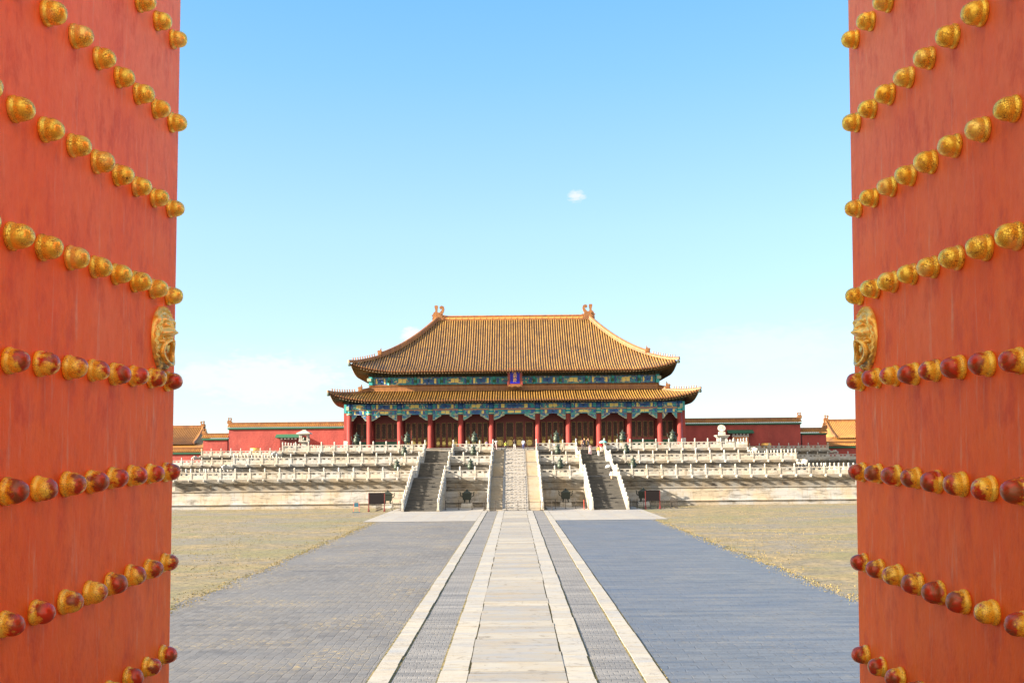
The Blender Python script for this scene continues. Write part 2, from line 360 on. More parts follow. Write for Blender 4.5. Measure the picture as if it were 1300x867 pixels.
def bracket_build(nt, b):
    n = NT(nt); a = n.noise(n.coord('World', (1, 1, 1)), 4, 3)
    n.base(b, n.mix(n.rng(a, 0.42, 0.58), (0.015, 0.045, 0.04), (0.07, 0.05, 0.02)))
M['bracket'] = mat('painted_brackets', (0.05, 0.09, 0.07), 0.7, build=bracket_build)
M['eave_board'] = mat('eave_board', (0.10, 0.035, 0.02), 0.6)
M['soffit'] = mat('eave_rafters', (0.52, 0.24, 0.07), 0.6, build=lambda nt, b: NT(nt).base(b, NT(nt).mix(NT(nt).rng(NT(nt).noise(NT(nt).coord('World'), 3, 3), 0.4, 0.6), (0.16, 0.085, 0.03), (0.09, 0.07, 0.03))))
def wall_build(c1, c2):
    def f(nt, b):
        n = NT(nt); a = n.noise(n.coord('World', (0.6, 0.6, 0.35)), 0.7, 7, 0.65); c = n.mix(n.rng(a, 0.36, 0.64), c1, c2)
        d = n.noise(n.coord('World', (1.5, 1.5, 0.4)), 1.2, 6, 0.7); c = n.mix(n.rng(d, 0.58, 0.75, 0, 0.35), c, (0.44, 0.15, 0.11))
        n.base(b, c); n.bump(b, n.noise(n.coord('World'), 2.5, 5, 0.6), 0.5, 0.08)
    return f
M['redwall'] = mat('red_plaster', (0.62, 0.09, 0.07), 0.85, build=wall_build((0.38, 0.070, 0.058), (0.28, 0.050, 0.044)))
M['bronze_dark'] = mat('dark_bronze', (0.03, 0.04, 0.035), 0.45, 0.4)
M['bronze'] = mat('green_bronze', (0.12, 0.17, 0.12), 0.5, 0.35, build=lambda nt, b: NT(nt).base(b, NT(nt).mix(NT(nt).rng(NT(nt).noise(NT(nt).coord('Object'), 4, 5, 0.7), 0.4, 0.6), (0.07, 0.10, 0.07), (0.022, 0.03, 0.024))))
M['black'] = mat('black_board', (0.010, 0.008, 0.010), 0.6, spec=0.2)
M['iron'] = mat('dark_iron', (0.06, 0.05, 0.045), 0.5, 0.4)
M['brass'] = mat('dull_brass', (0.35, 0.22, 0.10), 0.4, 0.6)
M['plaque_blue'] = mat('plaque_blue', (0.004, 0.006, 0.42), 0.4)
M['gold'] = mat('gold_leaf', (0.85, 0.50, 0.14), 0.35, 0.3)
M['signblue'] = mat('sign_blue', (0.02, 0.10, 0.16), 0.5)
M['signred'] = mat('sign_red', (0.6, 0.08, 0.05), 0.5)
M['whiteplaster'] = mat('white_plaster', (0.62, 0.60, 0.58), 0.8)
M['orange_door'] = mat('orange_door', (0.62, 0.22, 0.05), 0.5)
M['skin'] = mat('skin', (0.62, 0.36, 0.24), 0.6)

# ------------------------------------------------------------------ mesh helpers
class MB:
    def __init__(s): s.v = []; s.f = []; s.m = []
    def add(s, verts, faces, m=0):
        o = len(s.v); s.v += [tuple(v) for v in verts]; s.f += [tuple(i + o for i in f) for f in faces]; s.m += [m] * len(faces); return s
    def box(s, x0, x1, y0, y1, z0, z1, m=0, sh=0.0):
        # sh: z shear along x (full length)
        vs = [(x0, y0, z0), (x1, y0, z0 + sh), (x1, y1, z0 + sh), (x0, y1, z0), (x0, y0, z1), (x1, y0, z1 + sh), (x1, y1, z1 + sh), (x0, y1, z1)]
        return s.add(vs, [(0, 3, 2, 1), (4, 5, 6, 7), (0, 1, 5, 4), (1, 2, 6, 5), (2, 3, 7, 6), (3, 0, 4, 7)], m)
    def frustum(s, cx, cy, z0, z1, ax, ay, bx, by, m=0):
        vs = [(cx - ax, cy - ay, z0), (cx + ax, cy - ay, z0), (cx + ax, cy + ay, z0), (cx - ax, cy + ay, z0),
              (cx - bx, cy - by, z1), (cx + bx, cy - by, z1), (cx + bx, cy + by, z1), (cx - bx, cy + by, z1)]
        return s.add(vs, [(0, 3, 2, 1), (4, 5, 6, 7), (0, 1, 5, 4), (1, 2, 6, 5), (2, 3, 7, 6), (3, 0, 4, 7)], m)
    def lathe(s, prof, c=(0, 0, 0), n=16, m=0, Mx=None):
        vs = []; fs = []
        for r, z in prof:
            for i in range(n):
                a = 2 * math.pi * i / n; p = Vector((r * math.cos(a), r * math.sin(a), z))
                if Mx: p = Mx @ p
                vs.append(p + Vector(c))
        k = len(prof)
        for j in range(k - 1):
            for i in range(n):
                fs.append((j * n + i, j * n + (i + 1) % n, (j + 1) * n + (i + 1) % n, (j + 1) * n + i))
        fs.append(tuple(reversed(range(n)))); fs.append(tuple((k - 1) * n + i for i in range(n)))
        return s.add(vs, fs, m)
    def tube(s, pts, rad, n=8, m=0):
        pts = [Vector(p) for p in pts]; rad = rad if isinstance(rad, (list, tuple)) else [rad] * len(pts)
        vs = []; fs = []; up = Vector((0, 0, 1))
        for i, p in enumerate(pts):
            d = (pts[min(i + 1, len(pts) - 1)] - pts[max(i - 1, 0)]).normalized()
            u = d.cross(up)
            if u.length < 1e-3: u = d.cross(Vector((0, 1, 0)))
            u.normalize(); w = u.cross(d)
            for k in range(n):
                a = 2 * math.pi * k / n; vs.append(p + (u * math.cos(a) + w * math.sin(a)) * rad[i])
        for j in range(len(pts) - 1):
            for k in range(n): fs.append((j * n + k, j * n + (k + 1) % n, (j + 1) * n + (k + 1) % n, (j + 1) * n + k))
        fs.append(tuple(reversed(range(n)))); fs.append(tuple((len(pts) - 1) * n + k for k in range(n)))
        return s.add(vs, fs, m)
    def extrude(s, poly, y0, y1, m=0):      # poly in xz, extruded along y
        n = len(poly); vs = [(x, y0, z) for x, z in poly] + [(x, y1, z) for x, z in poly]
        fs = [tuple(range(n)), tuple(reversed(range(n, 2 * n)))] + [(i, i + n, (i + 1) % n + n, (i + 1) % n) for i in range(n)]
        return s.add(vs, fs, m)
    def extrude_x(s, poly, x0, x1, m=0):    # poly in yz, extruded along x
        n = len(poly); vs = [(x0, y, z) for y, z in poly] + [(x1, y, z) for y, z in poly]
        fs = [tuple(range(n)), tuple(reversed(range(n, 2 * n)))] + [(i, i + n, (i + 1) % n + n, (i + 1) % n) for i in range(n)]
        return s.add(vs, fs, m)
    def sweep(s, path, prof, m=0):          # horizontal open path, profile (out, z); outward = right of travel
        P = [Vector((p[0], p[1])) for p in path]; vs = []; fs = []; k = len(prof)
        for i, p in enumerate(P):
            n1 = n2 = None
            if i > 0: d = (P[i] - P[i - 1]).normalized(); n1 = Vector((d.y, -d.x))
            if i < len(P) - 1: d = (P[i + 1] - P[i]).normalized(); n2 = Vector((d.y, -d.x))
            if n1 is None: o = n2
            elif n2 is None: o = n1
            else: o = (n1 + n2) / (1 + n1.dot(n2))
            for out, z in prof: q = p + o * out; vs.append((q.x, q.y, z))
        for i in range(len(P) - 1):
            for j in range(k - 1): fs.append((i * k + j, (i + 1) * k + j, (i + 1) * k + j + 1, i * k + j + 1))
        return s.add(vs, fs, m)
    def mesh(s, name, mats, smooth=False):
        me = bpy.data.meshes.new(name); me.from_pydata(s.v, [], s.f)
        for q in (mats if isinstance(mats, (list, tuple)) else [mats]): me.materials.append(q)
        me.polygons.foreach_set('material_index', s.m)
        if smooth:
            me.polygons.foreach_set('use_smooth', [True] * len(me.polygons))
        me.update()
        import bmesh
        bm = bmesh.new(); bm.from_mesh(me); bmesh.ops.recalc_face_normals(bm, faces=bm.faces); bm.to_mesh(me); bm.free()
        if smooth == 'auto':
            try: me.set_sharp_from_angle(angle=R(38))
            except Exception: pass
        return me
    def build(s, name, mats, parent=None, loc=(0, 0, 0), smooth=False):
        return put(s.mesh(name, mats, smooth), name, parent, loc)
def put(me, name, parent=None, loc=(0, 0, 0), rotz=0.0):
    o = bpy.data.objects.new(name, me); COL.objects.link(o); o.location = loc; o.rotation_euler = (0, 0, rotz)
    if parent: o.parent = parent
    return o
def tag(o, label=None, cat=None, group=None, kind=None):
    if label: o['label'] = label
    if cat: o['category'] = cat
    if group: o['group'] = group
    if kind: o['kind'] = kind
    return o
def thing(name, label, cat, loc=(0, 0, 0), rotz=0.0, group=None):
    o = bpy.data.objects.new(name, None); COL.objects.link(o); o.location = loc; o.rotation_euler = (0, 0, rotz)
    o.empty_display_size = 0.2
    return tag(o, label, cat, group)
def structure(o): return tag(o, kind='structure')
def sheet(name, x0, x1, y0, y1, z, m, seg=1, wob=0.0, wobside=0):
    b = MB(); vs = []; fs = []
    for i in range(seg + 1):
        y = y0 + (y1 - y0) * i / seg
        w = (noise.noise(Vector((y * 0.25, 3.1, wobside))) * wob * .6 + noise.noise(Vector((y * 1.3, 9.1, wobside))) * wob * 0.35 + noise.noise(Vector((y * 7, 2.1, wobside))) * wob * 0.30) if wob else 0
        a, c = x0, x1
        if wobside < 0: a += w
        if wobside > 0: c += w
        vs += [(a, y, z), (c, y, z)]
    for i in range(seg): fs.append((2 * i, 2 * i + 1, 2 * i + 3, 2 * i + 2))
    b.add(vs, fs); return structure(b.build(name, m))

# ------------------------------------------------------------------ ground
sheet('ground', -1500, 1500, -600, 2500, 0.0, M['straw'])
sheet('brick_paving', -14.6, -4.1, 2, 108, 0.012, M['brick_left'], 420, 1.0, -1)
sheet('brick_paving', 4.1, 14.6, 2, 108, 0.012, M['brick_right'], 420, 1.0, 1)
sheet('brick_strip', -4.1, -2.1, 2, 130.6, 0.014, M['brick_strip'])
sheet('brick_strip', 2.1, 4.1, 2, 130.6, 0.014, M['brick_strip'])
def stone_band(name, x0, x1, y0, y1, z, m, lmin, lmax, gap=0.012, wob=0.03):
    b = MB(); y = y0
    while y < y1:
        l = random.uniform(lmin, lmax); e = min(y + l, y1)
        a = x0 + random.uniform(-wob, wob); c = x1 + random.uniform(-wob, wob); dz = random.uniform(0, 0.012)
        g = gap * random.uniform(0.6, 1.8)
        b.box(a, c, y + g, e - g, z - 0.035, z + dz)
        y = e
    return structure(b.build(name, m))
sheet('path_bed', -2.24, 2.24, 2, 130.6, 0.018, M['weeds'])
sheet('path_bed', -4.18, -3.47, 2, 130.6, 0.018, M['weeds'])
sheet('path_bed', 3.47, 4.18, 2, 130.6, 0.018, M['weeds'])
stone_band('path', -1.36, 1.36, 2, 130.6, 0.055, M['slab'], 0.9, 2.4)
stone_band('path_edging', -2.17, -1.40, 2, 130.6, 0.045, M['kerb_slab'], 1.3, 2.6, 0.006, 0.02)
stone_band('path_edging', 1.40, 2.17, 2, 130.6, 0.045, M['kerb_slab'], 1.3, 2.6, 0.006, 0.02)
stone_band('path_edging', -4.11, -3.54, 2, 130.6, 0.04, M['kerb_slab'], 1.4, 3.0, 0.006, 0.015)
stone_band('path_edging', 3.54, 4.11, 2, 130.6, 0.04, M['kerb_slab'], 1.4, 3.0, 0.006, 0.015)
sheet('stone_apron', -16.0, -4.15, 107.5, 143, 0.03, M['apron_slab'])
sheet('stone_apron', 4.15, 16.0, 107.5, 143, 0.03, M['apron_slab'])

def tufts():
    rnd = random.Random(3); vs = []; fs = []
    def clump(x, y, h):
        for _ in range(3):
            a = rnd.uniform(0, 6.28); w = h * rnd.uniform(.25, .6); lx, ly = math.cos(a) * w, math.sin(a) * w; o = len(vs)
            vs.extend([(x - lx, y - ly, 0.0), (x + lx, y + ly, 0.0), (x + rnd.uniform(-w, w), y + rnd.uniform(-w, w), h * rnd.uniform(.5, 1))]); fs.append((o, o + 1, o + 2))
    for _ in range(26000):
        sgn = rnd.choice((-1, 1)); y = 30 + 112 * rnd.random() ** 1.3; x = sgn * (14.9 + rnd.random() ** 1.4 * 40)
        if noise.noise(Vector((x * .25, y * .12, 5))) + noise.noise(Vector((x * 1.2, y * .8, 1))) * .6 < -.05: continue
        clump(x, y, rnd.uniform(.03, .085))
    for _ in range(5000):
        sgn = rnd.choice((-1, 1)); clump(sgn * (14.55 + rnd.gauss(0, .30)), rnd.uniform(30, 107), rnd.uniform(.03, .08))
    for _ in range(2600):
        x = rnd.choice((-4.15, 4.15, -3.5, 3.5, -1.38, 1.38, 2.19, -2.19)); clump(x + rnd.gauss(0, .015), 26 + 80 * rnd.random() ** 1.7, rnd.uniform(.02, .05))
    b = MB(); b.add(vs, fs); me = bpy.data.meshes.new('dry_grass'); me.from_pydata(vs, [], fs); me.materials.append(M['tuft'])
    tag(put(me, 'dry_grass'), 'short dry yellow grass tufts growing between the old bricks', 'grass', kind='stuff')
M['tuft'] = mat('dry_grass', (0.40, 0.30, 0.12), 0.9, build=lambda nt, b: NT(nt).base(b, NT(nt).mix(NT(nt).rng(NT(nt).noise(NT(nt).coord('World'), 2.5, 3), 0.42, 0.58), (0.33, 0.25, 0.10), (0.18, 0.165, 0.065))))
tufts()

# ------------------------------------------------------------------ marble terrace
Z1, Z2, Z3 = 4.1, 6.2, 8.15
TY = (143.0, 153.0, 163.0); TW = (47.2, 41.9, 36.9); SY = (190.0, 203.0, 215.0); SW = (92.0, 82.0, 65.7)
TZ = (0.0, Z1, Z2, Z3)
terr = thing('marble_terrace', 'three stepped tiers of pale weathered marble carrying the great hall', 'terrace', (0, 143, 0))
def outline(k, far=262):
    a, w, s, v = TY[k], TW[k], SY[k], SW[k]
    return [(-v, far), (-v, s), (-w, s), (-w, a), (w, a), (w, s), (v, s), (v, far)]
for k in range(3):
    z0, z1 = TZ[k], TZ[k + 1]; h = z1 - z0; b = MB()
    if k == 0:
        b.sweep(outline(k), [(1.15, 0.0), (1.15, 0.36), (0.70, 0.37), (0.70, 0.60), (0.95, 0.61), (0.92, 0.74), (0.72, 0.80), (0.52, 2.25)], 0)
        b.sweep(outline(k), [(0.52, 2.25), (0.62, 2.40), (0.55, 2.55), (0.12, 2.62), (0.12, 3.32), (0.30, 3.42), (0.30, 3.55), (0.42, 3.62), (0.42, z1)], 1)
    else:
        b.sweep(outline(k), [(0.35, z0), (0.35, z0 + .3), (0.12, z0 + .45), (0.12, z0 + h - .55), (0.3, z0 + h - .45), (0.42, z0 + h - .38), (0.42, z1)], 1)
    o = outline(k); top = [(x, y, z1) for x, y in o]
    # cornice inset top: rectangles
    a, w, s, v = TY[k] - 0.42, TW[k] + 0.42, SY[k] - 0.42, SW[k] + 0.42
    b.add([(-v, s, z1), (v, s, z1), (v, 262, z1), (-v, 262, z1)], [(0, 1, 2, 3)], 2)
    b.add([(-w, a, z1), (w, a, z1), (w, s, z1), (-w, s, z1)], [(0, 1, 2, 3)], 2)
    ob = b.build('tier', [M['marble'], M['marble_dark'], M['step']], terr, (0, -143, 0))
# balustrade parts
def post_mesh():
    b = MB(); b.box(-.12, .12, -.12, .12, 0, 1.02); b.box(-.15, .15, -.15, .15, 0.0, 0.12)
    b.lathe([(.085, 1.02), (.085, 1.07), (.125, 1.10), (.125, 1.15), (.105, 1.17), (.118, 1.3), (.118, 1.46), (.085, 1.53), (.03, 1.56)], n=10)
    return b.mesh('post', M['marble_rail'], 'auto')
POST = post_mesh()
def panel_mesh(L, dz=0.0):
    b = MB()
    a, c = 0.10, L - 0.10
    def bx(x0, x1, y, z0, z1):
        s0 = dz * x0 / L; s1 = dz * (x1 - x0) / L
        b.box(x0, x1, -y, y, z0 + s0, z1 + s0, 0, s1)
    bx(a, c, .13, -.02, .12); bx(a, c, .065, .12, .60); bx(a, c, .10, .88, 1.0)
    bx(a + .22, c - .22, .08, .2, .50)
    for x in (a + .05, (a + c) / 2, c - .05): bx(x - .06, x + .06, .06, .598, .882)
    for x in ((a + c) / 2 - .3 * (c - a) / 2, (a + c) / 2 + .3 * (c - a) / 2): pass
    # cloud-shaped shoulders of the openings
    for x in (a, (a + c) / 2, c):
        for sgn in (-1, 1):
            if (x == a and sgn < 0) or (x == c and sgn > 0): continue
            w_ = .34 if x != (a + c) / 2 else .20
            x0, x1 = (x, x + w_) if sgn > 0 else (x - w_, x)
            bx(x0, x1, .057, .70, .881); 
            x0, x1 = (x, x + w_ * .8) if sgn > 0 else (x - w_ * .8, x)
            bx(x0, x1, .053, .599, .702)
    return b.mesh('panel', M['marble_rail'])
PANELS = {}
def panel(L, dz=0.0):
    k = (round(L, 3), round(dz, 3))
    if k not in PANELS: PANELS[k] = panel_mesh(*k)
    return PANELS[k]
def spout_mesh(s=1.0):
    b = MB(); pts = [(0, .05 * s, -.2 * s), (0, -.25 * s, -.2 * s), (0, -.5 * s, -.17 * s), (0, -.68 * s, -.13 * s), (0, -.80 * s, -.12 * s)]
    b.tube(pts, [.13 * s, .13 * s, .14 * s, .15 * s, .08 * s], 7); b.box(-.11 * s, .11 * s, -.66 * s, -.45 * s, -.06 * s, .03 * s)
    b.tube([(0, -.55 * s, -.30 * s), (0, -.74 * s, -.27 * s)], [.09 * s, .05 * s], 6)
    return b.mesh('spout', M['marble_rail'], 'auto')
SPOUT = spout_mesh(); BIGSPOUT = spout_mesh(2.1)
BG = 'marble balustrades on the terrace'
def balustrade(label, p0, p1, out, spouts=True, pitch=2.05, corner=False, first=True, last=True, group=BG, name='marble_balustrade'):
    p0, p1 = Vector(p0), Vector(p1); d = p1 - p0; hl = Vector((d.x, d.y)).length
    n = max(1, round(hl / pitch)); L = hl / n; dz = d.z / n
    t = thing(name, label, 'balustrade', p0, 0, group)
    ang = math.atan2(d.y, d.x)
    for i in range(n + 1):
        q = d * (i / n)
        if (i > 0 or first) and (i < n or last):
            put(POST, 'post', t, q)
        if i < n: put(panel(L, dz), 'panel', t, q, ang)
        if spouts:
            oa = math.atan2(out[1], out[0]) + math.pi / 2
            s = put(SPOUT, 'spout', t, q + Vector((out[0], out[1], 0)) * 0.30, oa)
    if corner:
        s = put(BIGSPOUT, 'spout', t, q + Vector((corner[0], corner[1], 0)) * 0.3 + Vector((0, 0, -.05)), math.atan2(corner[1], corner[0]) + math.pi / 2)
        s['label'] = 'large dragon head spout at the corner'
    return t
SX0, SX1, CX = 9.75, 14.25, 3.45
tn = ('lowest', 'middle', 'top')
for k in range(3):
    z = TZ[k + 1]; y = TY[k]; w = TW[k]
    for sgn, side in ((-1, 'left'), (1, 'right')):
        balustrade(f'long front balustrade of the {tn[k]} tier, {side} of the outer {side} staircase', (sgn * SX1, y, z), (sgn * w, y, z), (0, -1), corner=(sgn * .7, -.7), first=False)
        balustrade(f'short front balustrade of the {tn[k]} tier between the carved middle stairs and the {side} stairs', (sgn * CX, y, z), (sgn * SX0, y, z), (0, -1), first=False, last=False)
        balustrade(f'side balustrade of the {tn[k]} tier running back from its front {side} corner', (sgn * w, y, z), (sgn * w, SY[k], z), (sgn, 0), first=False, pitch=2.1)
        if k:
            balustrade(f'set back balustrade of the {tn[k]} tier beyond its {side} corner', (sgn * w, SY[k], z), (sgn * SW[k], SY[k], z), (0, -1), corner=(sgn * .7, -.7), first=False)
# stairs
FL = [(130.0, 143.0, 0.0, Z1), (148.6, 153.0, Z1, Z2), (158.8, 163.0, Z2, Z3)]
def steps(b, x0, x1, f, m=0, over=0.0):
    y0, y1, z0, z1 = f; n = round((z1 - z0) / 0.155); run = (y1 - y0) / n; rise = (z1 - z0) / n
    prof = [(y0, z0 - .02)]
    for i in range(n): prof += [(y0 + i * run, z0 + (i + 1) * rise), (y0 + (i + 1) * run, z0 + (i + 1) * rise)]
    prof += [(y1, z0 - .02)]
    N_ = len(prof); vs = [(x0, y, z) for y, z in prof] + [(x1, y, z) for y, z in prof]
    fs = [(i, i + N_, i + 1 + N_, i + 1) for i in range(N_ - 1)]
    for i in range(n):   # sides as quads
        a = 1 + 2 * i; 
        for off in (0, N_):
            yy0, zz = prof[a]; yy1, _ = prof[a + 1]; x = x0 if off == 0 else x1
            k0 = len(vs); vs += [(x, yy0, z0 - .02), (x, yy1, z0 - .02), (x, yy1, zz), (x, yy0, zz)]; fs.append((k0, k0 + 1, k0 + 2, k0 + 3))
    b.add(vs, fs, m)
def cheek(b, x, w, f, m=0):
    y0, y1, z0, z1 = f; 
    b.extrude_x([(y0 - .35, z0), (y1, z0), (y1, z1 + .02), (y0 - .1, z0 + .22), (y0 - .35, z0 + .16)], x - w, x + w, m)
st_lab = {0: 'broad middle staircase with a carved marble ramp between its steps', -1: 'shadowed staircase left of the carved middle stairs', 1: 'grey staircase right of the carved middle stairs, with people climbing'}
for s in (-1, 0, 1):
    t = thing('stone_staircase', st_lab[s], 'staircase', (0, 130, 0), 0, 'stairs up the marble terrace')
    for f in FL:
        if s: 
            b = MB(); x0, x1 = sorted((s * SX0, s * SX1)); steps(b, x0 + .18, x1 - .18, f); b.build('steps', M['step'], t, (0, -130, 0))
            xs = (x0, x1)
        else:
            for q in (-1, 1):
                b = MB(); x0, x1 = sorted((q * 1.68, q * (CX - .18))); steps(b, x0, x1, f); b.build('steps', M['step_warm'], t, (0, -130, 0))
            b = MB(); y0, y1, z0, z1 = f; n = max(4, round((y1 - y0) / 1.0)); sl = (z1 - z0) / (y1 - y0)
            b.extrude_x([(y0 - .1, z0), (y1, z0), (y1, z1 + .12), (y0 - .1, z0 + .12)], -1.66, 1.66)
            for i in range(n):   # carved relief registers
                ya = y0 + (y1 - y0) * (i + .12) / n; yb = y0 + (y1 - y0) * (i + .88) / n
                za = z0 + (ya - y0) * sl + .10; zb = z0 + (yb - y0) * sl + .10
                b.extrude_x([(ya, za), (yb, zb), (yb, zb + .10), (ya, za + .09)], -1.42, 1.42)
                for j in range(5):
                    cx = -1.1 + j * .55 + random.uniform(-.08, .08); cy = ya + (yb - ya) * random.uniform(.35, .65)
                    b.lathe([(.24, 0), (.2, .03), (.08, .05)], (cx, cy, z0 + (cy - y0) * sl + .17), 8)
            b.build('carved_ramp', M['carved'], t, (0, -130, 0))
            xs = (-CX, CX)
        for x in xs:
            b = MB(); cheek(b, x, .19, f); b.build('cheek', M['marble'], t, (0, -130, 0))
    if s: xs = (s * SX1, s * SX0)
    else: xs = (-CX, CX)
    nm = {(-1, 0): 'outer left side of the left stairs', (-1, 1): 'inner side of the left stairs', (1, 0): 'outer right side of the right stairs', (1, 1): 'inner side of the right stairs', (0, 0): 'left side of the carved middle stairs', (0, 1): 'right side of the carved middle stairs'}
    for i, x in enumerate(xs):
        root = thing('stair_balustrade', 'stepped marble balustrade climbing the ' + nm[(s, i)], 'balustrade', (x, 130, 0), 0, 'balustrades of the stairs')
        for fi, (y0, y1, z0, z1) in enumerate(FL):
            n = (8, 3, 3)[fi]; L = (y1 - y0 + .1) / n; dz = (z1 - z0) / n
            for j in range(n + 1):
                p = Vector((0, y0 - .1 + L * j - 130, z0 + dz * j + .14)); put(POST, 'post', root, p)
                if j < n: put(panel(L, dz), 'panel', root, p, R(90))
            if fi: 
                ya = FL[fi - 1][1]; Lp = (y0 - .1 - ya) / 3
                for j in range(3):
                    p = Vector((0, ya + Lp * j - 130, z0 + .02))
                    if j: put(POST, 'post', root, p)
                    put(panel(Lp), 'panel', root, p, R(90))

# ------------------------------------------------------------------ roofs
class Roof:
    """hip-roof shell: eave half sizes ax,ay at z0, top half sizes bx,by at z1"""
    def __init__(s, cy, ax, ay, bx, by, z0, z1, lift, reach, curve):
        s.__dict__.update(locals())
    def z(s, t): return s.z0 + (s.z1 - s.z0) * (s.curve * t + (1 - s.curve) * t * t)
    def hx(s, t): return s.ax + (s.bx - s.ax) * t
    def hy(s, t): return s.ay + (s.by - s.ay) * t
    def up(s, d, t): return s.lift * max(0.0, 1 - d / s.reach) ** 2.2 * (1 - t) ** 1.5
    def front(s, x, t, sgn=-1):
        return Vector((x, s.cy + sgn * s.hy(t), s.z(t) + s.up(s.hx(t) - abs(x), t)))
    def side(s, y, t, sgn=1):
        return Vector((sgn * s.hx(t), s.cy + y, s.z(t) + s.up(s.hy(t) - abs(y), t)))
    def hip(s, t, sx, sy): 
        return Vector((sx * s.hx(t), s.cy + sy * s.hy(t), s.z(t) + s.up(0, t)))
def tile_rows(rf, parent, pitch=0.42, origin=(0, 0, 0), seg=12, mats=None, faces=('front', 'back', 'left', 'right')):
    prof = [(-.5, 0), (-.27, 0.0), (-.20, .10), (0, .16), (.20, .10), (.27, 0), (.5, 0)]
    b = MB()
    for face in faces:
        fb = face in ('front', 'back'); sgn = -1 if face in ('front', 'left') else 1
        A, B = (rf.ax, rf.bx) if fb else (rf.ay, rf.by)
        n = int(2 * A / pitch)
        for i in range(n):
            c = -A + (i + .5) * 2 * A / n; w = 2 * A / n; rowh = random.uniform(-.035, .035); c += random.uniform(-.02, .02)
            tm = 1.0 if abs(c) <= B else min(1.0, (A - abs(c)) / (A - B))
            if tm < 0.02: continue
            vs = []; m_ = max(3, int(seg * tm))
            for j in range(m_ + 1):
                t = tm * j / m_
                for k, (u, h) in enumerate(prof):
                    cc = c + u * w; lim = rf.hx(t) if fb else rf.hy(t); cc = max(-A, min(A, cc))
                    p = rf.front(cc, t, sgn) if fb else rf.side(cc, t, sgn)
                    vs.append(p + Vector((0, 0, h + rowh)))
            K = len(prof); fs = []; base = len(b.v)
            ms = []
            for j in range(m_):
                for k in range(K - 1):
                    fs.append((base + j * K + k, base + j * K + k + 1, base + (j + 1) * K + k + 1, base + (j + 1) * K + k)); ms.append(0 if 1 <= k <= 4 else 1)
            b.v += [tuple(v) for v in vs]; b.f += fs; b.m += ms
            # eave end: tile face + drip
            o2 = len(b.v)
            for k in range(K): 
                v = vs[k]; b.v.append((v.x, v.y, vs[0].z - .14 if k in (2, 3, 4) else vs[0].z - .08))
            for k in range(K - 1): b.f.append((base + k, base + k + 1, o2 + k + 1, o2 + k)); b.m.append(2 if 1 <= k <= 4 else 1)
    return b.build('roof_tiles', mats or [M['tile'], M['pan'], M['ridge']], parent, tuple(-Vector(origin)), False)
def soffit(rf, parent, inner_x, inner_y, drop, origin, mats):
    """underside: eave board, two rows of rafters' ends and the slope back to the bracket band"""
    b = MB()
    for face in ('front', 'back', 'left', 'right'):
        fb = face in ('front', 'back'); sgn = -1 if face in ('front', 'left') else 1
        A = rf.ax if fb else rf.ay; I = inner_x if fb else inner_y; n = 64
        vs = []
        for i in range(n + 1):
            c = -A + 2 * A * i / n
            p = rf.front(c, 0, sgn) if fb else rf.side(c, 0, sgn)
            ci = c * I / A
            q0 = p - Vector((0, 0, .08)); q1 = p - Vector((0, 0, .22))
            if fb: q2 = Vector((ci, rf.cy + sgn * inner_y, drop)); q1.y -= sgn * .25
            else: q2 = Vector((sgn * inner_x, rf.cy + ci, drop)); q1.x -= sgn * .25
            vs += [q0, q1, q1.lerp(q2, .5) - Vector((0, 0, .12)), q2]
        fs = []; 
        o = len(b.v); b.v += [tuple(v) for v in vs]
        for i in range(n):
            for k in range(3): b.f.append((o + 4 * i + k, o + 4 * i + 4 + k, o + 4 * i + 5 + k, o + 4 * i + 1 + k)); b.m.append((0, 1, 1)[k])
        # rafters
        m = int(2 * A / 0.55)
        for i in range(m):
            c = -A + (i + .5) * 2 * A / m; p = rf.front(c, 0, sgn) if fb else rf.side(c, 0, sgn); ci = c * I / A
            q1 = p - Vector((0, 0, .40)); 
            if fb: q2 = Vector((ci, rf.cy + sgn * inner_y, drop - .1)); q1.y -= sgn * .12
            else: q2 = Vector((sgn * inner_x, rf.cy + ci, drop - .1)); q1.x -= sgn * .12
            b.tube([q1, q1.lerp(q2, .5) - Vector((0, 0, .12)), q2], .09, 5, 1)
    return b.build('eaves', mats, parent, tuple(-Vector(origin)))
def ridge_line(pts, w, h, name, parent, origin, m):
    b = MB(); pts = [Vector(p) for p in pts]; vs = []; K = 8
    for i, p in enumerate(pts):
        d = (pts[min(i + 1, len(pts) - 1)] - pts[max(i - 1, 0)]); d.z = 0; d.normalize(); n_ = Vector((d.y, -d.x, 0))
        for u, hh in ((-.75, 0), (-.75, .22), (-.5, .28), (-.5, .72), (-.72, .80), (-.3, 1.0), (.3, 1.0), (.72, .80), (.5, .72), (.5, .28), (.75, .22), (.75, 0)):
            vs.append(p + n_ * u * w + Vector((0, 0, hh * h)))
    K = 12; fs = []
    for i in range(len(pts) - 1):
        for k in range(K): fs.append((i * K + k, i * K + (k + 1) % K, (i + 1) * K + (k + 1) % K, (i + 1) * K + k))
    fs += [tuple(range(K)), tuple(reversed(range((len(pts) - 1) * K, len(pts) * K)))]
    b.add(vs, fs); return b.build(name, m, parent, tuple(-Vector(origin)))
def figure_mesh():
    b = MB(); b.lathe([(.10, 0), (.13, .08), (.11, .2), (.08, .32), (.10, .4), (.07, .5), (.02, .56)], n=7); b.box(-.06, .18, -.05, .05, .30, .40)
    return b.mesh('ridge_figure', M['ridge'], 'auto')
FIG = figure_mesh()
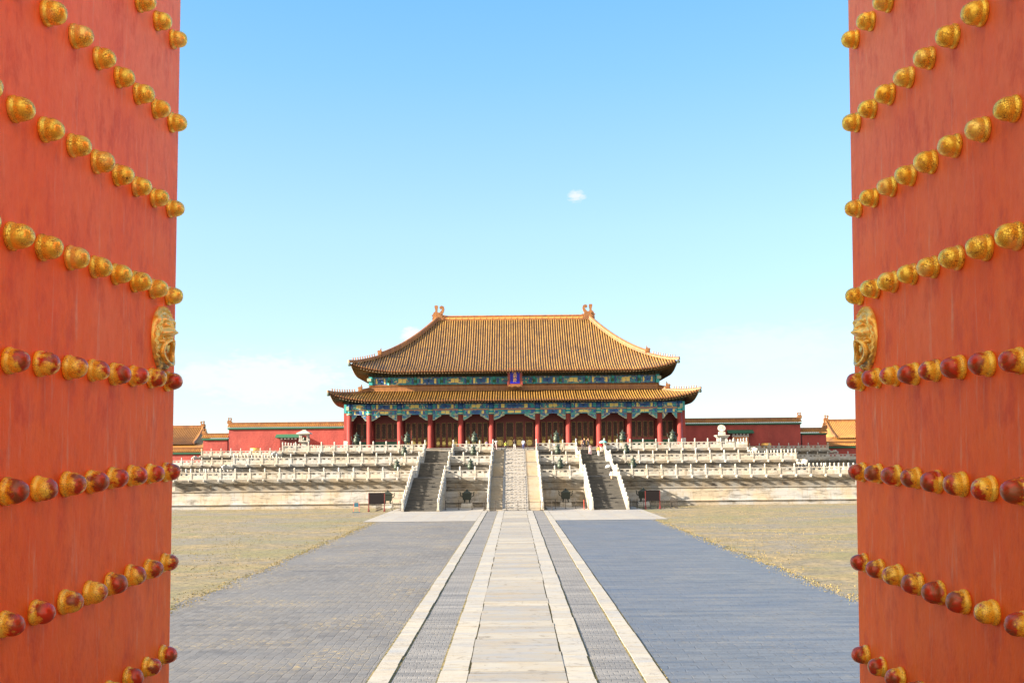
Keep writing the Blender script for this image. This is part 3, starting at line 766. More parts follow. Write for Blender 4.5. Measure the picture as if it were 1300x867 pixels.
def beast_mesh():
    b = MB(); b.extrude([(-.5, 0), (.45, 0), (.5, .25), (.3, .45), (.35, .8), (.2, 1.1), (.28, 1.35), (.08, 1.2), (-.05, .85), (-.35, .9), (-.6, .65), (-.45, .45)], -.16, .16)
    b.extrude([(-.3, .1), (.2, .1), (.15, .6), (-.25, .7)], -.26, .26)
    return b.mesh('ridge_beast', M['ridge'])
BEAST = beast_mesh()
def chiwen(parent, loc, s, flip, name='ridge_dragon'):
    # side silhouette (x towards roof centre): open jaws biting the ridge, curled tail, sword handle at the back
    P = [(-1.15, 0), (1.0, 0), (1.25, .45), (.95, .75), (1.35, .95), (1.3, 1.3), (.85, 1.25), (.78, 1.6), (1.0, 2.0), (1.12, 2.45), (1.0, 2.95),
         (.62, 3.15), (.22, 3.02), (.12, 2.7), (.35, 2.5), (.55, 2.62), (.62, 2.4), (.42, 2.05), (.1, 1.75), (-.25, 1.85), (-.28, 2.25), (-.15, 2.95), (-.22, 3.2), (-.78, 3.2),
         (-.85, 2.95), (-.68, 2.25), (-.72, 1.95), (-1.0, 1.8), (-1.2, 1.35), (-1.45, 1.25), (-1.2, 1.0), (-1.3, .5)]
    b = MB(); b.extrude([(x * flip, z) for x, z in P], -.34, .34)
    b.extrude([(x * flip * .8, z * .5 + .15) for x, z in P[:9] + P[-8:]], -.46, .46)
    for k in range(9):
        a = random.uniform(-.9, .7); z = random.uniform(.3, 1.6)
        b.lathe([(.16, -.44), (.2, -.36), (.2, .36), (.16, .44)], (a * flip, 0, z), 7, 0, Matrix.Rotation(R(90), 3, 'X'))
    me = b.mesh(name, M['ridge']); o = put(me, name, parent, loc); o.scale = (s, s, s); return o

# ------------------------------------------------------------------ the great hall
HY, HM = 186.0, 204.5
HO = Vector((0, 204.5, Z3))
hall = thing('palace_hall', 'great palace hall with double yellow tiled roof and red columns on the marble terrace', 'palace', HO)
def hpart(b, name, mats, smooth=False, parent=None): return b.build(name, mats, parent or hall, tuple(-HO), smooth)
FZ = 8.85
b = MB(); b.sweep([(-32.3, 225), (-32.3, 184.2), (32.3, 184.2), (32.3, 225)], [(0.2, Z3), (0.2, Z3 + .2), (.05, Z3 + .3), (.05, FZ - .2), (.18, FZ - .12), (.18, FZ)], 0)
b.add([(-32.5, 184.0, FZ), (32.5, 184.0, FZ), (32.5, 225, FZ), (-32.5, 225, FZ)], [(0, 1, 2, 3)], 1)
hpart(b, 'base_platform', [M['marble'], M['step']])
bays = [3.61] + [5.55] * 4 + [8.44] + [5.55] * 4 + [3.61]
CXS = [-sum(bays) / 2]
for w_ in bays: CXS.append(CXS[-1] + w_)
colm = MB().lathe([(.62, 0), (.62, .1), (.50, .22), (.46, .24), (.46, 6.1)], n=20).mesh('column', [M['lacquer']], True)
capm = MB().lathe([(.47, 0), (.49, .02), (.49, 1.05), (.47, 1.06)], n=18).lathe([(.5, 0.15), (.5, .27)], n=18, m=1).lathe([(.5, .75), (.5, .85)], n=18, m=1).lathe([(.485, 1.0), (.485, 2.05)], n=18, m=2)
capm = capm.mesh('column_head', [M['teal'], M['gold_paint'], M['blue']], True)
for x in CXS:
    c = put(colm, 'column', hall, Vector((x, HY, FZ)) - HO); put(capm, 'column_head', c, (0, 0, 6.1))
    if abs(x) < 29: put(colm, 'column', hall, Vector((x, HY + 3.55, FZ)) - HO)
AZ = FZ + 6.1            # 14.95
def beam_panels(b, x0, x1, y, z0, z1, kind, seed):
    """raised paint fields on a beam's front face. mats: 0 mottled 1 gold 2 blue 3 teal 4 cream"""
    L = x1 - x0; h = z1 - z0; yy = y - .02
    def q(a, c, m, zz0=.16, zz1=.84): b.box(x0 + L * a, x0 + L * c, yy, y + .05, z0 + h * zz0, z0 + h * zz1, m)
    q(0.03, .10, 2 + seed % 2); q(.90, .97, 2 + seed % 2); q(.13, .17, 3 - seed % 2, .1, .9); q(.83, .87, 3 - seed % 2, .1, .9)
    if kind == 0:
        q(.34, .49, 1, .24, .80); q(.51, .66, 1, .24, .80)
    else:
        q(.18, .26, 1, .14, .86); q(.74, .82, 1, .14, .86); q(.32, .68, 2 + (seed + 1) % 2, .2, .8)
        q(.47, .53, 1, .42, .62)
    b.box(x0, x1, yy + .006, y + .05, z0, z0 + h * .07, 3 - (kind % 2)); b.box(x0, x1, yy + .006, y + .05, z1 - h * .07, z1, 2)
PM = [M['painted'], M['gold_paint'], M['blue'], M['teal'], M['cream_paint'], M['orange']]
for i in range(11):
    x0, x1 = CXS[i] + .47, CXS[i + 1] - .47
    b = MB(); b.box(x0, x1, HY - .28, HY + .3, AZ + 1.0, AZ + 1.98); beam_panels(b, x0, x1, HY - .28, AZ + 1.0, AZ + 1.98, 0 if i % 2 == 0 else 1, i)
    hpart(b, 'painted_beam', PM)
    b = MB(); b.box(x0, x1, HY - .18, HY + .2, AZ + .82, AZ + 1.0, 5); hpart(b, 'orange_fillet', PM)
    b = MB(); b.box(x0, x1, HY - .26, HY + .28, AZ + .02, AZ + .82); beam_panels(b, x0, x1, HY - .26, AZ + .02, AZ + .82, 1 if i % 2 == 0 else 0, i + 1)
    hpart(b, 'painted_beam', PM)
    w_ = min(1.55, (x1 - x0) * .33) * (1.25 if i == 5 else 1)
    for sgn, xa in ((1, x0), (-1, x1)):
        b = MB(); P = [(xa, AZ + .02), (xa, AZ - 1.05), (xa + sgn * .25, AZ - 1.0), (xa + sgn * w_ * .5, AZ - .72), (xa + sgn * w_ * .75, AZ - .42), (xa + sgn * w_, AZ - .25), (xa + sgn * w_, AZ + .02)]
        b.extrude(P, HY - .14, HY + .14, 4)
        P2 = [(xa + (x - xa) * .82 + sgn * .06, AZ - .06 + (z - AZ) * .76) for x, z in P]; b.extrude(P2, HY - .17, HY - .13, 0)
        hpart(b, 'beam_bracket', PM)
# bracket bands (dougong) : little stacked arms
def dougong(y, x_half, z0, z1, sides_y, name='bracket_band'):
    b = MB(); b.box(-x_half, x_half, y + .05, y + .5, z0, z1, 0); h = (z1 - z0) / 3; n = int(2 * x_half / .62)
    for i in range(n):
        x = -x_half + (i + .5) * 2 * x_half / n
        for k in range(3):
            w2 = .12 + .07 * k; b.box(x - w2, x + w2, y - .3 * (k + 1) * .8, y + .06, z0 + h * k + .02, z0 + h * (k + 1) - .04, 1 if k % 2 else 2)
    yb = 2 * HM - y
    b.box(-x_half, x_half, yb - .5, yb, z0, z1, 0)
    for sx in (-1, 1):
        b.box(*sorted((sx * x_half, sx * (x_half - .45))), y + .5, yb - .5, z0, z1, 0)
        m = int(sides_y / .62)
        for i in range(m):
            yy = HM - sides_y / 2 + (i + .5) * sides_y / m
            for k in range(3):
                w2 = .12 + .07 * k; xa, xb = sorted((sx * (x_half - .02), sx * (x_half + .25 * (k + 1)))); b.box(xa, xb, yy - w2, yy + w2, z0 + h * k + .02, z0 + h * (k + 1) - .04, 1 if k % 2 else 2)
    hpart(b, name, [M['bracket'], M['bracket'], M['bracket']])
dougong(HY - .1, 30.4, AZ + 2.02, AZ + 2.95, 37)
# inner wall: doors and windows
IY = HY + 3.6
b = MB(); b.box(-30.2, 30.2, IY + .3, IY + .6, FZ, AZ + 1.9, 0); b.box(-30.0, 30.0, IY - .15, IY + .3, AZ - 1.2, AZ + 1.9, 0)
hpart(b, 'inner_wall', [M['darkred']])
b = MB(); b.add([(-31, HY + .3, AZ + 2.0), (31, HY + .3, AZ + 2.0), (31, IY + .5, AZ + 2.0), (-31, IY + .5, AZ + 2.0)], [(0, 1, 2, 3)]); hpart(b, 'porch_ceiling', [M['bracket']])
def leaf_mesh(w, h, window):
    fr = MB(); fw = .10 * w / .9 + .03
    fr.box(-w / 2, -w / 2 + fw, -.06, .06, 0, h); fr.box(w / 2 - fw, w / 2, -.06, .06, 0, h)
    fr.box(-w / 2 + fw, w / 2 - fw, -.055, .055, h - .18, h); fr.box(-w / 2 + fw, w / 2 - fw, -.055, .055, 0, .15)
    lo = 0.0 if window else h * .36
    gl = MB()
    for sx in (-1, 1):    # thin gilt edging round the lattice
        gl.box(*sorted((sx * (w / 2 - fw), sx * (w / 2 - fw - .05))), -.075, -.03, lo + .15, h - .18)
    gl.box(-w / 2 + fw, w / 2 - fw, -.075, -.03, lo + .12, lo + .2); gl.box(-w / 2 + fw, w / 2 - fw, -.075, -.03, h - .24, h - .17)
    la = MB(); la.box(-w / 2 + fw, w / 2 - fw, .0, .03, lo, h - .18)
    k = 0; x = -w / 2 + fw + .09
    while x < w / 2 - fw: la.box(x, x + .035, -.03, 0, lo + .2, h - .24); x += .17
    z = lo + .3
    while z < h - .25: la.box(-w / 2 + fw, w / 2 - fw, -.025, 0.001, z, z + .035); z += .17
    if not window:
        gl.box(-w / 2 + fw + .04, w / 2 - fw - .04, -.07, .02, .18, lo - .28)
        gl.box(-w / 2 + fw + .04, w / 2 - fw - .04, -.07, .02, lo - .2, lo + .04)
        gl.lathe([(w * .30, 0), (w * .29, .015), (w * .1, .018)], (0, -.07, (.18 + lo - .28) / 2), 10, 1, Matrix.Rotation(R(90), 3, 'X'))
    return fr.mesh('door_leaf', M['darkred']), la.mesh('lattice', M['lattice']), gl.mesh('gilt_panel', [M['gilt'], M['gold_paint']])
LC = {}
dh = AZ - 1.2 - FZ - .2
for i in range(11):
    x0, x1 = CXS[i] + .62, CXS[i + 1] - .62; window = i in (0, 1, 9, 10); n = 2 if i in (0, 10) else 4
    w = (x1 - x0) / n; sill = 1.7 if window else .15; h = AZ - 1.2 - FZ - sill
    key = (round(w, 3), round(h, 3), window)
    if key not in LC: LC[key] = leaf_mesh(*key)
    for j in range(n):
        p = Vector((x0 + (j + .5) * w, IY - .02, FZ + sill)) - HO
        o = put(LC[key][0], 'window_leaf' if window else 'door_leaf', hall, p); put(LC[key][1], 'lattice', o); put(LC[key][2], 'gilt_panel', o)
    b = MB()
    if window: b.box(x0, x1, IY - .12, IY + .25, FZ, FZ + 1.35, 0); b.box(x0, x1, IY - .2, IY + .25, FZ + 1.35, FZ + 1.68, 1); hpart(b, 'window_sill', [M['green'], M['lacquer']])
    else: b.box(x0, x1, IY - .15, IY + .2, FZ, FZ + .14, 0); hpart(b, 'threshold', [M['lacquer']])
for sx in (-1, 1):
    b = MB(); xa, xb = sorted((sx * 29.9, sx * 31.2)); b.box(xa, xb, HY + 1.0, 222.6, FZ + 1.5, AZ + 1.9, 0); b.box(xa - .04, xb + .04, HY + .95, 222.6, FZ, FZ + 1.5, 1)
    hpart(b, 'gable_wall', [M['redwall'], M['whiteplaster']])
b = MB(); b.box(-29.9, 29.9, 221.6, 222.6, FZ, AZ + 1.9, 0); hpart(b, 'back_wall', [M['redwall']])
# lower roof
LR = Roof(HM, 33.1, 21.9, 26.6, 14.9, 17.35, 19.6, 1.45, 9.5, .72)
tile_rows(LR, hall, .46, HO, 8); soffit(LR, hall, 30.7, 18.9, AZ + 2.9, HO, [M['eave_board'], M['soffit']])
# band between the roofs
b = MB(); b.sweep([(-26.6, 219.3), (-26.6, 189.7), (26.6, 189.7), (26.6, 219.3), (-26.6, 219.3)], [(.55, 19.5), (.5, 19.75), (.3, 19.85), (.3, 20.4), (.45, 20.5), (.1, 20.72), (.0, 20.72)]); hpart(b, 'weather_ridge', [M['ridge']])
UZ = 20.7
b = MB(); b.box(-26.4, 26.4, 189.9, 219.1, 19.4, UZ + 2.9); hpart(b, 'upper_wall', [M['bracket']])
for i in range(11):
    x0 = -26.4 + (CXS[i] + 30.03) * 52.8 / 60.06 + .2; x1 = -26.4 + (CXS[i + 1] + 30.03) * 52.8 / 60.06 - .2
    b = MB(); b.box(x0, x1, 189.72, 189.88, UZ, UZ + 1.42); beam_panels(b, x0, x1, 189.72, UZ + .05, UZ + 1.36, 0 if i % 2 else 1, i + 1); hpart(b, 'painted_beam', PM)
    b = MB().lathe([(.26, 0), (.26, 1.42)], (x0 - .2, 189.72, UZ), 12); b.lathe([(.275, .3), (.275, .9)], (x0 - .2, 189.72, UZ), 12, 1); hpart(b, 'short_column', [M['teal'], M['green']], 'auto')
for sx in (-1, 1):
    b = MB().box(*sorted((sx * 26.3, sx * 26.95)), 189.3, 190.0, UZ, UZ + 1.5, 0); b.box(*sorted((sx * 26.5, sx * 27.25)), 189.1, 189.6, UZ + .7, UZ + 1.25, 1); hpart(b, 'corner_bracket', [M['teal'], M['cream_paint']])
    b = MB().box(*sorted((sx * 30.45, sx * 30.9)), HY - .5, HY + .1, AZ + .4, AZ + 2.0, 0); b.box(*sorted((sx * 30.0, sx * 30.5)), HY - .75, HY - .45, AZ + .9, AZ + 1.6, 1); hpart(b, 'corner_bracket', [M['teal'], M['cream_paint']])
dougong(189.75, 26.7, UZ + 1.42, UZ + 2.4, 29)
UR = Roof(HM, 29.9, 18.4, 15.3, 0.35, 22.95, 34.6, 1.5, 9.5, .44)
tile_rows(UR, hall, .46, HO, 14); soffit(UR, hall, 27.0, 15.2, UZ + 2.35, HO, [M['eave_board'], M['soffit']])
for rf, w, h, n in ((UR, .42, .95, 18), (LR, .36, .75, 10)):
    for sx in (-1, 1):
        for sy in (-1, 1):
            pts = [rf.hip(t / n, sx, sy) + Vector((0, 0, .02)) for t in range(n + 1)]
            pts[0] = pts[0] + Vector((sx * .25, sy * .25, .12))
            # a lower front third, taller behind the beast
            L_ = (rf.hip(0, sx, sy) - rf.hip(1, sx, sy)).length; tb = 8.2 / L_ if rf is UR else 7.2 / L_
            k = max(1, round(tb * n)); hr = ridge_line(pts[:k + 1], w * .8, h * .55, 'hip_ridge', hall, HO, M['ridge']); ridge_line(pts[k:], w, h, 'hip_ridge', hall, HO, M['ridge'])
            if sy < 0:
                for q in range(10):
                    t = tb * (.10 + .078 * q); p = rf.hip(t, sx, sy) + Vector((0, 0, h * .55)); o = put(FIG, 'ridge_figure', hall, p - HO, 0 if sx > 0 else math.pi)
                p = rf.hip(tb * 1.0, sx, sy) + Vector((0, 0, h * .5)); o = put(BEAST, 'ridge_beast', hall, p - HO); o.scale = (-sx * .95, 1, .95)
                p = rf.hip(0, sx, sy); b = MB().lathe([(.22, -.5), (.3, -.3), (.25, 0), (.12, .1)], p + Vector((sx * .1, -.1, 0)), 8); hpart(b, 'eave_dragon_head', [M['bronze']], 'auto')
ridge_line([(-15.3, HM, 34.55), (15.3, HM, 34.55)], .42, 1.15, 'main_ridge', hall, HO, M['ridge'])
b = MB(); b.box(-15, 15, HM - .25, HM - .20, 34.95, 35.3); 
for i in range(24): b.lathe([(.16, 0), (.12, .08)], (-14.2 + i * 1.235, HM - .22, 35.12), 8, 0, Matrix.Rotation(R(90), 3, 'X'))
hpart(b, 'ridge_ornament', [M['orange']])
for sx in (-1, 1): chiwen(hall, Vector((sx * 15.0, HM, 34.5)) - HO, 1.02, -sx)
# name board
b = MB(); b.box(-1.15, 1.15, -.12, .12, 0, 2.9, 0); b.extrude([(-1.15, 2.9), (-1.45, 3.1), (-1.3, 1.5), (-1.45, 0), (-1.15, .2)], -.2, .06, 0); b.extrude([(1.15, 2.9), (1.15, .2), (1.45, 0), (1.3, 1.5), (1.45, 3.1)], -.2, .06, 0)
b.extrude([(-1.15, 2.85), (1.15, 2.85), (1.3, 3.15), (-1.3, 3.15)], -.22, .06, 0); b.extrude([(-1.4, -.35), (-1.1, -.1), (-.6, -.3), (0, -.1), (.6, -.3), (1.1, -.1), (1.4, -.35), (1.15, .22), (-1.15, .22)], -.2, .06, 1)
nb = b.build('name_board', [M['lacquer'], M['ridge']], hall, Vector((.15, 187.6, 20.25)) - HO); nb.rotation_euler = (R(6), 0, 0)
b = MB(); b.box(-.88, .88, -.16, -.12, .38, 2.72); b.build('board_field', M['plaque_blue'], nb)
cu = bpy.data.curves.new('board_lettering', 'FONT'); cu.body = '太\n和\n殿'; cu.size = .68; cu.align_x = 'CENTER'; cu.space_line = .98; cu.extrude = .01; cu.offset = 0.012
to = bpy.data.objects.new('board_lettering', cu); COL.objects.link(to)
me = bpy.data.meshes.new_from_object(to.evaluated_get(bpy.context.evaluated_depsgraph_get())); bpy.data.objects.remove(to)
me.materials.clear(); me.materials.append(M['gold']); lo = put(me, 'board_lettering', nb, (0, -.18, 2.05)); lo.rotation_euler = (R(90), 0, 0)

# ------------------------------------------------------------------ side walls, corner buildings
def tiled_wall(label, sgn, x0, x1, y, z0, z1, extra_ends=(True, True), group='red walls either side of the hall'):
    xa, xb = sorted((sgn * x0, sgn * x1)); t = thing('red_wall', label, 'wall', ((xa + xb) / 2, y, z0), 0, group); O = Vector((-(xa + xb) / 2, -y, -z0))
    MB().box(xa, xb, y, y + 1.4, z0, z1 - 1.55).build('wall_body', M['redwall'], t, O)
    b = MB(); b.box(xa - .1, xb + .1, y - .15, y + 1.55, z1 - 1.55, z1 - 1.40, 0); b.box(xa - .2, xb + .2, y - .35, y + 1.75, z1 - 1.40, z1 - 1.15, 0); b.build('green_cornice', M['green'], t, O)
    b = MB(); n = int((xb - xa + .6) / .4)
    for i in range(n):
        x = xa - .3 + (i + .5) * (xb - xa + .6) / n; w = (xb - xa + .6) / n / 2
        for s2 in (-1, 1):
            pts = []
            for yy, zz in ((.7, z1 - .38), (1.1, z1 - .72), (1.5, z1 - 1.15 + .12)): 
                for u, h in ((-1, 0), (-.5, 0), (0, .1), (.5, 0), (1, 0)): pts.append((x + u * w, y + .7 + s2 * (yy - .7) * 1.45, zz + h))
            b.add(pts, [(j * 5 + k, j * 5 + k + 1, j * 5 + 6 + k, j * 5 + 5 + k) for j in range(2) for k in range(4)], 0)
    b.build('coping_tiles', M['tile_far'], t, O)
    b = MB().box(xa - .3, xb + .3, y + .5, y + .9, z1 - .5, z1 - .05).box(xa - .3, xb + .3, y + .42, y + .98, z1 - .12, z1 + .02); b.build('coping_ridge', M['ridge'], t, O)
    ex = xa if sgn < 0 else xb
    c = chiwen(t, Vector((ex, y + .7, z1 - .25)) + O, .42, -sgn, 'ridge_ornament')
    return t, O
WY = 221.0
for sgn, nm_, lit in ((-1, 'left', 'sunlit'), (1, 'right', 'shaded')):
    t, O = tiled_wall(f'tall {lit} red wall with tiled coping joining the hall on its {nm_}', sgn, 31.25, 61.7, WY, Z3, 15.35)
    # gateway with a small canopy, part of the wall
    gx = sgn * 48.6; b = MB()
    b.box(gx - 1.95, gx + 1.95, WY - .5, WY - .02, Z3, 11.9, 0)
    b.box(gx - 1.7, gx + 1.7, WY - .56, WY - .49, Z3, 11.2, 1 if sgn < 0 else 2)
    b.box(gx - 1.8, gx + 1.8, WY - .60, WY - .49, 11.2, 11.55, 1 if sgn < 0 else 3)
    for i in range(5): b.box(gx - 1.7 + i * .75, gx - 1.3 + i * .75, WY - .95, WY - .5, 11.58, 11.88, 3)
    b.build('gateway', [M['darkred'], M['darkred'], M['orange_door'], M['whiteplaster']], t, O)
    b = MB(); b.extrude_x([(WY - 1.3, 11.95), (WY, 11.95), (WY, 12.75), (WY - 1.3, 12.15)], gx - 2.8, gx + 2.8); b.build('gateway_canopy', M['green'], t, O)
    tiled_wall(f'low {lit} red wall stub beyond the tall wall on the {nm_}', sgn, 62.1, 67.3, WY + .3, Z3, 13.1)
    tiled_wall(f'maroon boundary wall in front of the {nm_} corner pavilion', sgn, 68.0, 112, 228, 0, 10.2)
    # corner pavilion: gabled hip roof with its end towards the hall
    px_ = sgn * 72.8; t = thing('corner_pavilion', f'yellow roofed side building seen past the {nm_} door leaf', 'building', (sgn * 92, 240, 0), 0, 'side buildings at the far corners'); O = Vector((-sgn * 92, -240, 0))
    MB().box(*sorted((sgn * 73, sgn * 112)), 234, 246, 0, 11.2).build('wall', M['redwall'], t, O)
    b = MB(); 
    for i in range(98):
        x = sgn * (73.2 + i * .4)
        for s2 in (-1, 1):
            pts = []
            for j in range(5):
                q = j / 4; yy = 240 + s2 * (0.2 + 7.4 * q); zz = 15.0 - 4.0 * (1 - (1 - q) ** 1.35)
                for u, h in ((-.2, 0), (-.1, 0), (0, .14), (.1, 0), (.2, 0)): pts.append((x + u, yy, zz + h))
            b.add(pts, [(j * 5 + k, j * 5 + k + 1, j * 5 + 6 + k, j * 5 + 5 + k) for j in range(4) for k in range(4)])
    b.build('roof_tiles', M['tile_far'], t, O)
    b = MB(); g = [(240, 15.0), (236.5, 13.0), (233.2, 11.4), (246.8, 11.4), (243.5, 13.0)]; b.extrude_x(g, *sorted((sgn * 73.0, sgn * 73.4)), 0); b.build('gable', M['tile_far'], t, O)
    for s2 in (-1, 1):
        ridge_line([(sgn * 72.9, 240 + s2 * 7.4 * q, 15.05 - 4.0 * (1 - (1 - q) ** 1.35)) for q in (0, .25, .5, .75, 1)], .3, .5, 'gable_ridge', t, -O, M['ridge'])
    LRf = None
    ridge_line([(sgn * 72.9, 240, 15.0), (sgn * 112, 240, 15.0)], .3, .6, 'main_ridge', t, -O, M['ridge'])
    chiwen(t, Vector((sgn * 73.1, 240, 15.0)) + O, .5, sgn, 'ridge_ornament')
    b = MB().extrude_x([(231.2, 9.9), (234, 11.1), (234, 11.3), (231.2, 10.1)], *sorted((sgn * 70.3, sgn * 112)), 0)
    b.add([(sgn * 70.3, 231.2, 10.1), (sgn * 73, 234, 11.4), (sgn * 73, 246, 11.4), (sgn * 70.3, 249, 10.1)], [(0, 1, 2, 3)]); b.build('skirt_roof', M['tile_far'], t, O)

# ------------------------------------------------------------------ things on the terrace
def burner_parts(round_=True):
    base = MB()
    if round_:
        base.lathe([(.62, 0), (.62, .15), (.45, .25), (.40, .45), (.5, .62), (.55, .72), (.55, .80)], n=16)
    else: base.frustum(0, 0, 0, .55, .75, .6, .65, .5)
    z = .80 if round_ else .55
    body = MB()
    for a in range(3 if round_ else 4):
        an = 2 * math.pi * a / (3 if round_ else 4) + (.5 if round_ else math.pi / 4); r1, r2 = (.26, .34) if round_ else (.42, .5)
        body.tube([(r2 * math.cos(an), r2 * math.sin(an), z), (r1 * math.cos(an), r1 * math.sin(an), z + .22), (r1 * math.cos(an), r1 * math.sin(an), z + .5)], [.075, .06, .12], 8)
    if round_:
        body.lathe([(.1, z + .36), (.34, z + .4), (.46, z + .55), (.48, z + .72), (.42, z + .88), (.5, z + .92), (.5, z + .99), (.3, z + 1.0)], n=18)
    else:
        body.frustum(0, 0, z + .4, z + 1.15, .5, .38, .56, .43); body.box(-.62, .62, -.48, .48, z + 1.15, z + 1.25)
    ear = MB()
    for sx in (-1, 1):
        w = .52 if round_ else .6
        ear.tube([(sx * w * .85, 0, z + .75), (sx * (w + .14), 0, z + .85), (sx * (w + .22), 0, z + 1.05), (sx * (w + .18), 0, z + 1.25), (sx * (w + .3), 0, z + 1.38)], [.05, .055, .055, .06, .05], 7)
    lid = MB(); zz = z + (1.0 if round_ else 1.25)
    if round_: lid.lathe([(.46, zz), (.44, zz + .08), (.30, zz + .16), (.28, zz + .38), (.44, zz + .42), (.40, zz + .50), (.2, zz + .62), (.1, zz + .66), (.13, zz + .76), (.06, zz + .88), (.02, zz + .95)], n=16)
    else: lid.frustum(0, 0, zz, zz + .22, .5, .38, .25, .2); lid.lathe([(.12, zz + .2), (.16, zz + .3), (.05, zz + .45)], n=8)
    BZ = M['bronze'] if round_ else M['bronze_dark']
    return [('stone_base', base.mesh('stone_base', M['marble_rail'], 'auto')), ('vessel', body.mesh('vessel', BZ, 'auto')), ('handles', ear.mesh('handles', BZ, 'auto')), ('lid', lid.mesh('lid', BZ, 'auto'))]
BR, BS = burner_parts(True), burner_parts(False)
def gx_(px, y): return (px - PX0) * y / F
def burner(px, y, z, label, parts, s=1.0):
    t = thing('incense_burner', label, 'incense burner', (gx_(px, y), y, z), 0, 'bronze incense burners on the terrace')
    for nm, me in parts: o = put(me, nm, t); o.scale = (s, s, s)
place = {0: 'before the hall', 1: 'on the middle tier', 2: 'on the lowest tier'}
for px, nm_ in ((452.5, 'leftmost, by the hall corner'), (516.5, 'between left corner and left stairs'), (602, 'just left of the middle stairs')):
    burner(px, 167.5, Z3, f'round lidded green bronze burner on the top tier, {nm_}', BR, 1.15)
for px, nm_ in ((706, 'just right of the middle stairs'), (790, 'just right of the right stairs'), (853.5, 'rightmost, by the hall corner')):
    burner(px, 167.5, Z3, f'round lidded green bronze burner on the top tier, {nm_}', BR, 1.15)
for px, nm_ in ((512.8, 'left of the left stairs'), (600.6, 'left of the middle stairs'), (707.5, 'right of the middle stairs'), (794.5, 'right of the right stairs')):
    burner(px, 155.5, Z2, f'bronze burner half hidden behind the middle tier balustrade, {nm_}', BR, 1.0)
for px, nm_ in ((503.5, 'left of the left stairs'), (596.8, 'left of the middle stairs'), (710.5, 'right of the middle stairs'), (803, 'right of the right stairs')):
    burner(px, 145.5, Z1, f'bronze burner behind the lowest tier balustrade, {nm_}', BR, .98)
for px, nm_, y in ((491.5, 'behind the black board left of the left stairs', 139.5), (592, 'against the wall left of the middle stairs', 140), (716.8, 'against the wall right of the middle stairs', 140), (815, 'beside the black board right of the right stairs', 139.5)):
    burner(px, y, 0.03, f'square bronze burner at ground level, {nm_}', BS, 1.12)
# grain-measure pavilion and sundial
t = thing('stone_pavilion', 'small white stone pavilion on a pedestal in front of the sunlit red wall', 'stone pavilion', (gx_(386, 171), 171, Z3))
MB().frustum(0, 0, 0, .5, .95, .95, .8, .8).frustum(0, 0, .5, 1.5, .5, .5, .42, .42).frustum(0, 0, 1.5, 1.75, .5, .5, .85, .85).build('pedestal', M['marble_rail'], t)
b = MB(); b.box(-.8, .8, -.8, .8, 1.75, 1.95)
for sx in (-1, 1):
    for sy in (-1, 1): b.box(*sorted((sx * .5, sx * .75)), *sorted((sy * .5, sy * .75)), 1.95, 2.85)
b.box(-.75, .75, -.75, .75, 2.85, 3.05); b.build('shrine_box', M['marble_rail'], t)
MB().frustum(0, 0, 3.05, 3.2, 1.15, 1.15, 1.1, 1.1).frustum(0, 0, 3.2, 3.62, 1.1, 1.1, .35, .35).box(-.3, .3, -.15, .15, 3.62, 3.78).build('roof', M['marble_rail'], t)
MB().lathe([(.25, 1.95), (.32, 2.1), (.2, 2.5), (.3, 2.55)], n=10).build('bronze_measure', M['bronze'], t)
t = thing('sundial', 'white stone sundial on a square table in front of the shaded red wall', 'sundial', (gx_(916, 171), 171, Z3))
b = MB().box(-.85, .85, -.85, .85, 0, .35); 
for sx in (-1, 1):
    for sy in (-1, 1): b.box(*sorted((sx * .4, sx * .75)), *sorted((sy * .4, sy * .75)), .35, 1.75)
b.box(-.3, .3, -.3, .3, .35, 1.75); b.frustum(0, 0, 1.75, 2.1, .8, .8, 1.12, 1.12); b.box(-1.12, 1.12, -1.12, 1.12, 2.1, 2.2); b.build('table', M['marble_rail'], t)
MB().frustum(0, 0, 2.2, 2.75, .55, .45, .5, .35).build('stand', M['marble_rail'], t)
d = MB().lathe([(.62, -.09), (.66, -.05), (.66, .05), (.62, .09)], n=28).build('dial', M['marble_rail'], t, (0, 0, 3.35)); d.rotation_euler = (R(60), 0, 0)
MB().tube([(0, 0, -.35), (0, 0, .35)], .025, 6).build('gnomon', M['iron'], d)
for px, nm_ in ((324, 'gilded vat behind the left balustrade, in front of the sunlit wall'), (972, 'gilded vat behind the right balustrade, in front of the shaded wall')):
    t = thing('bronze_vat', nm_, 'vat', (gx_(px, 218.5), 218.5, Z3), 0, 'gilded vats beside the hall')
    MB().box(-.9, .9, -.9, .9, 0, .45).build('stone_base', M['marble_rail'], t)
    MB().lathe([(.7, .45), (1.0, .8), (1.12, 1.15), (1.0, 1.5), (.9, 1.58), (.95, 1.66), (.8, 1.66), (.75, 1.3)], n=20).build('bowl', M['gold'], t, smooth='auto')
    MB().lathe([(.96, 1.1), (1.17, 1.1), (1.17, 1.16), (.96, 1.16)], n=20).build('rim_band', M['brass'], t)

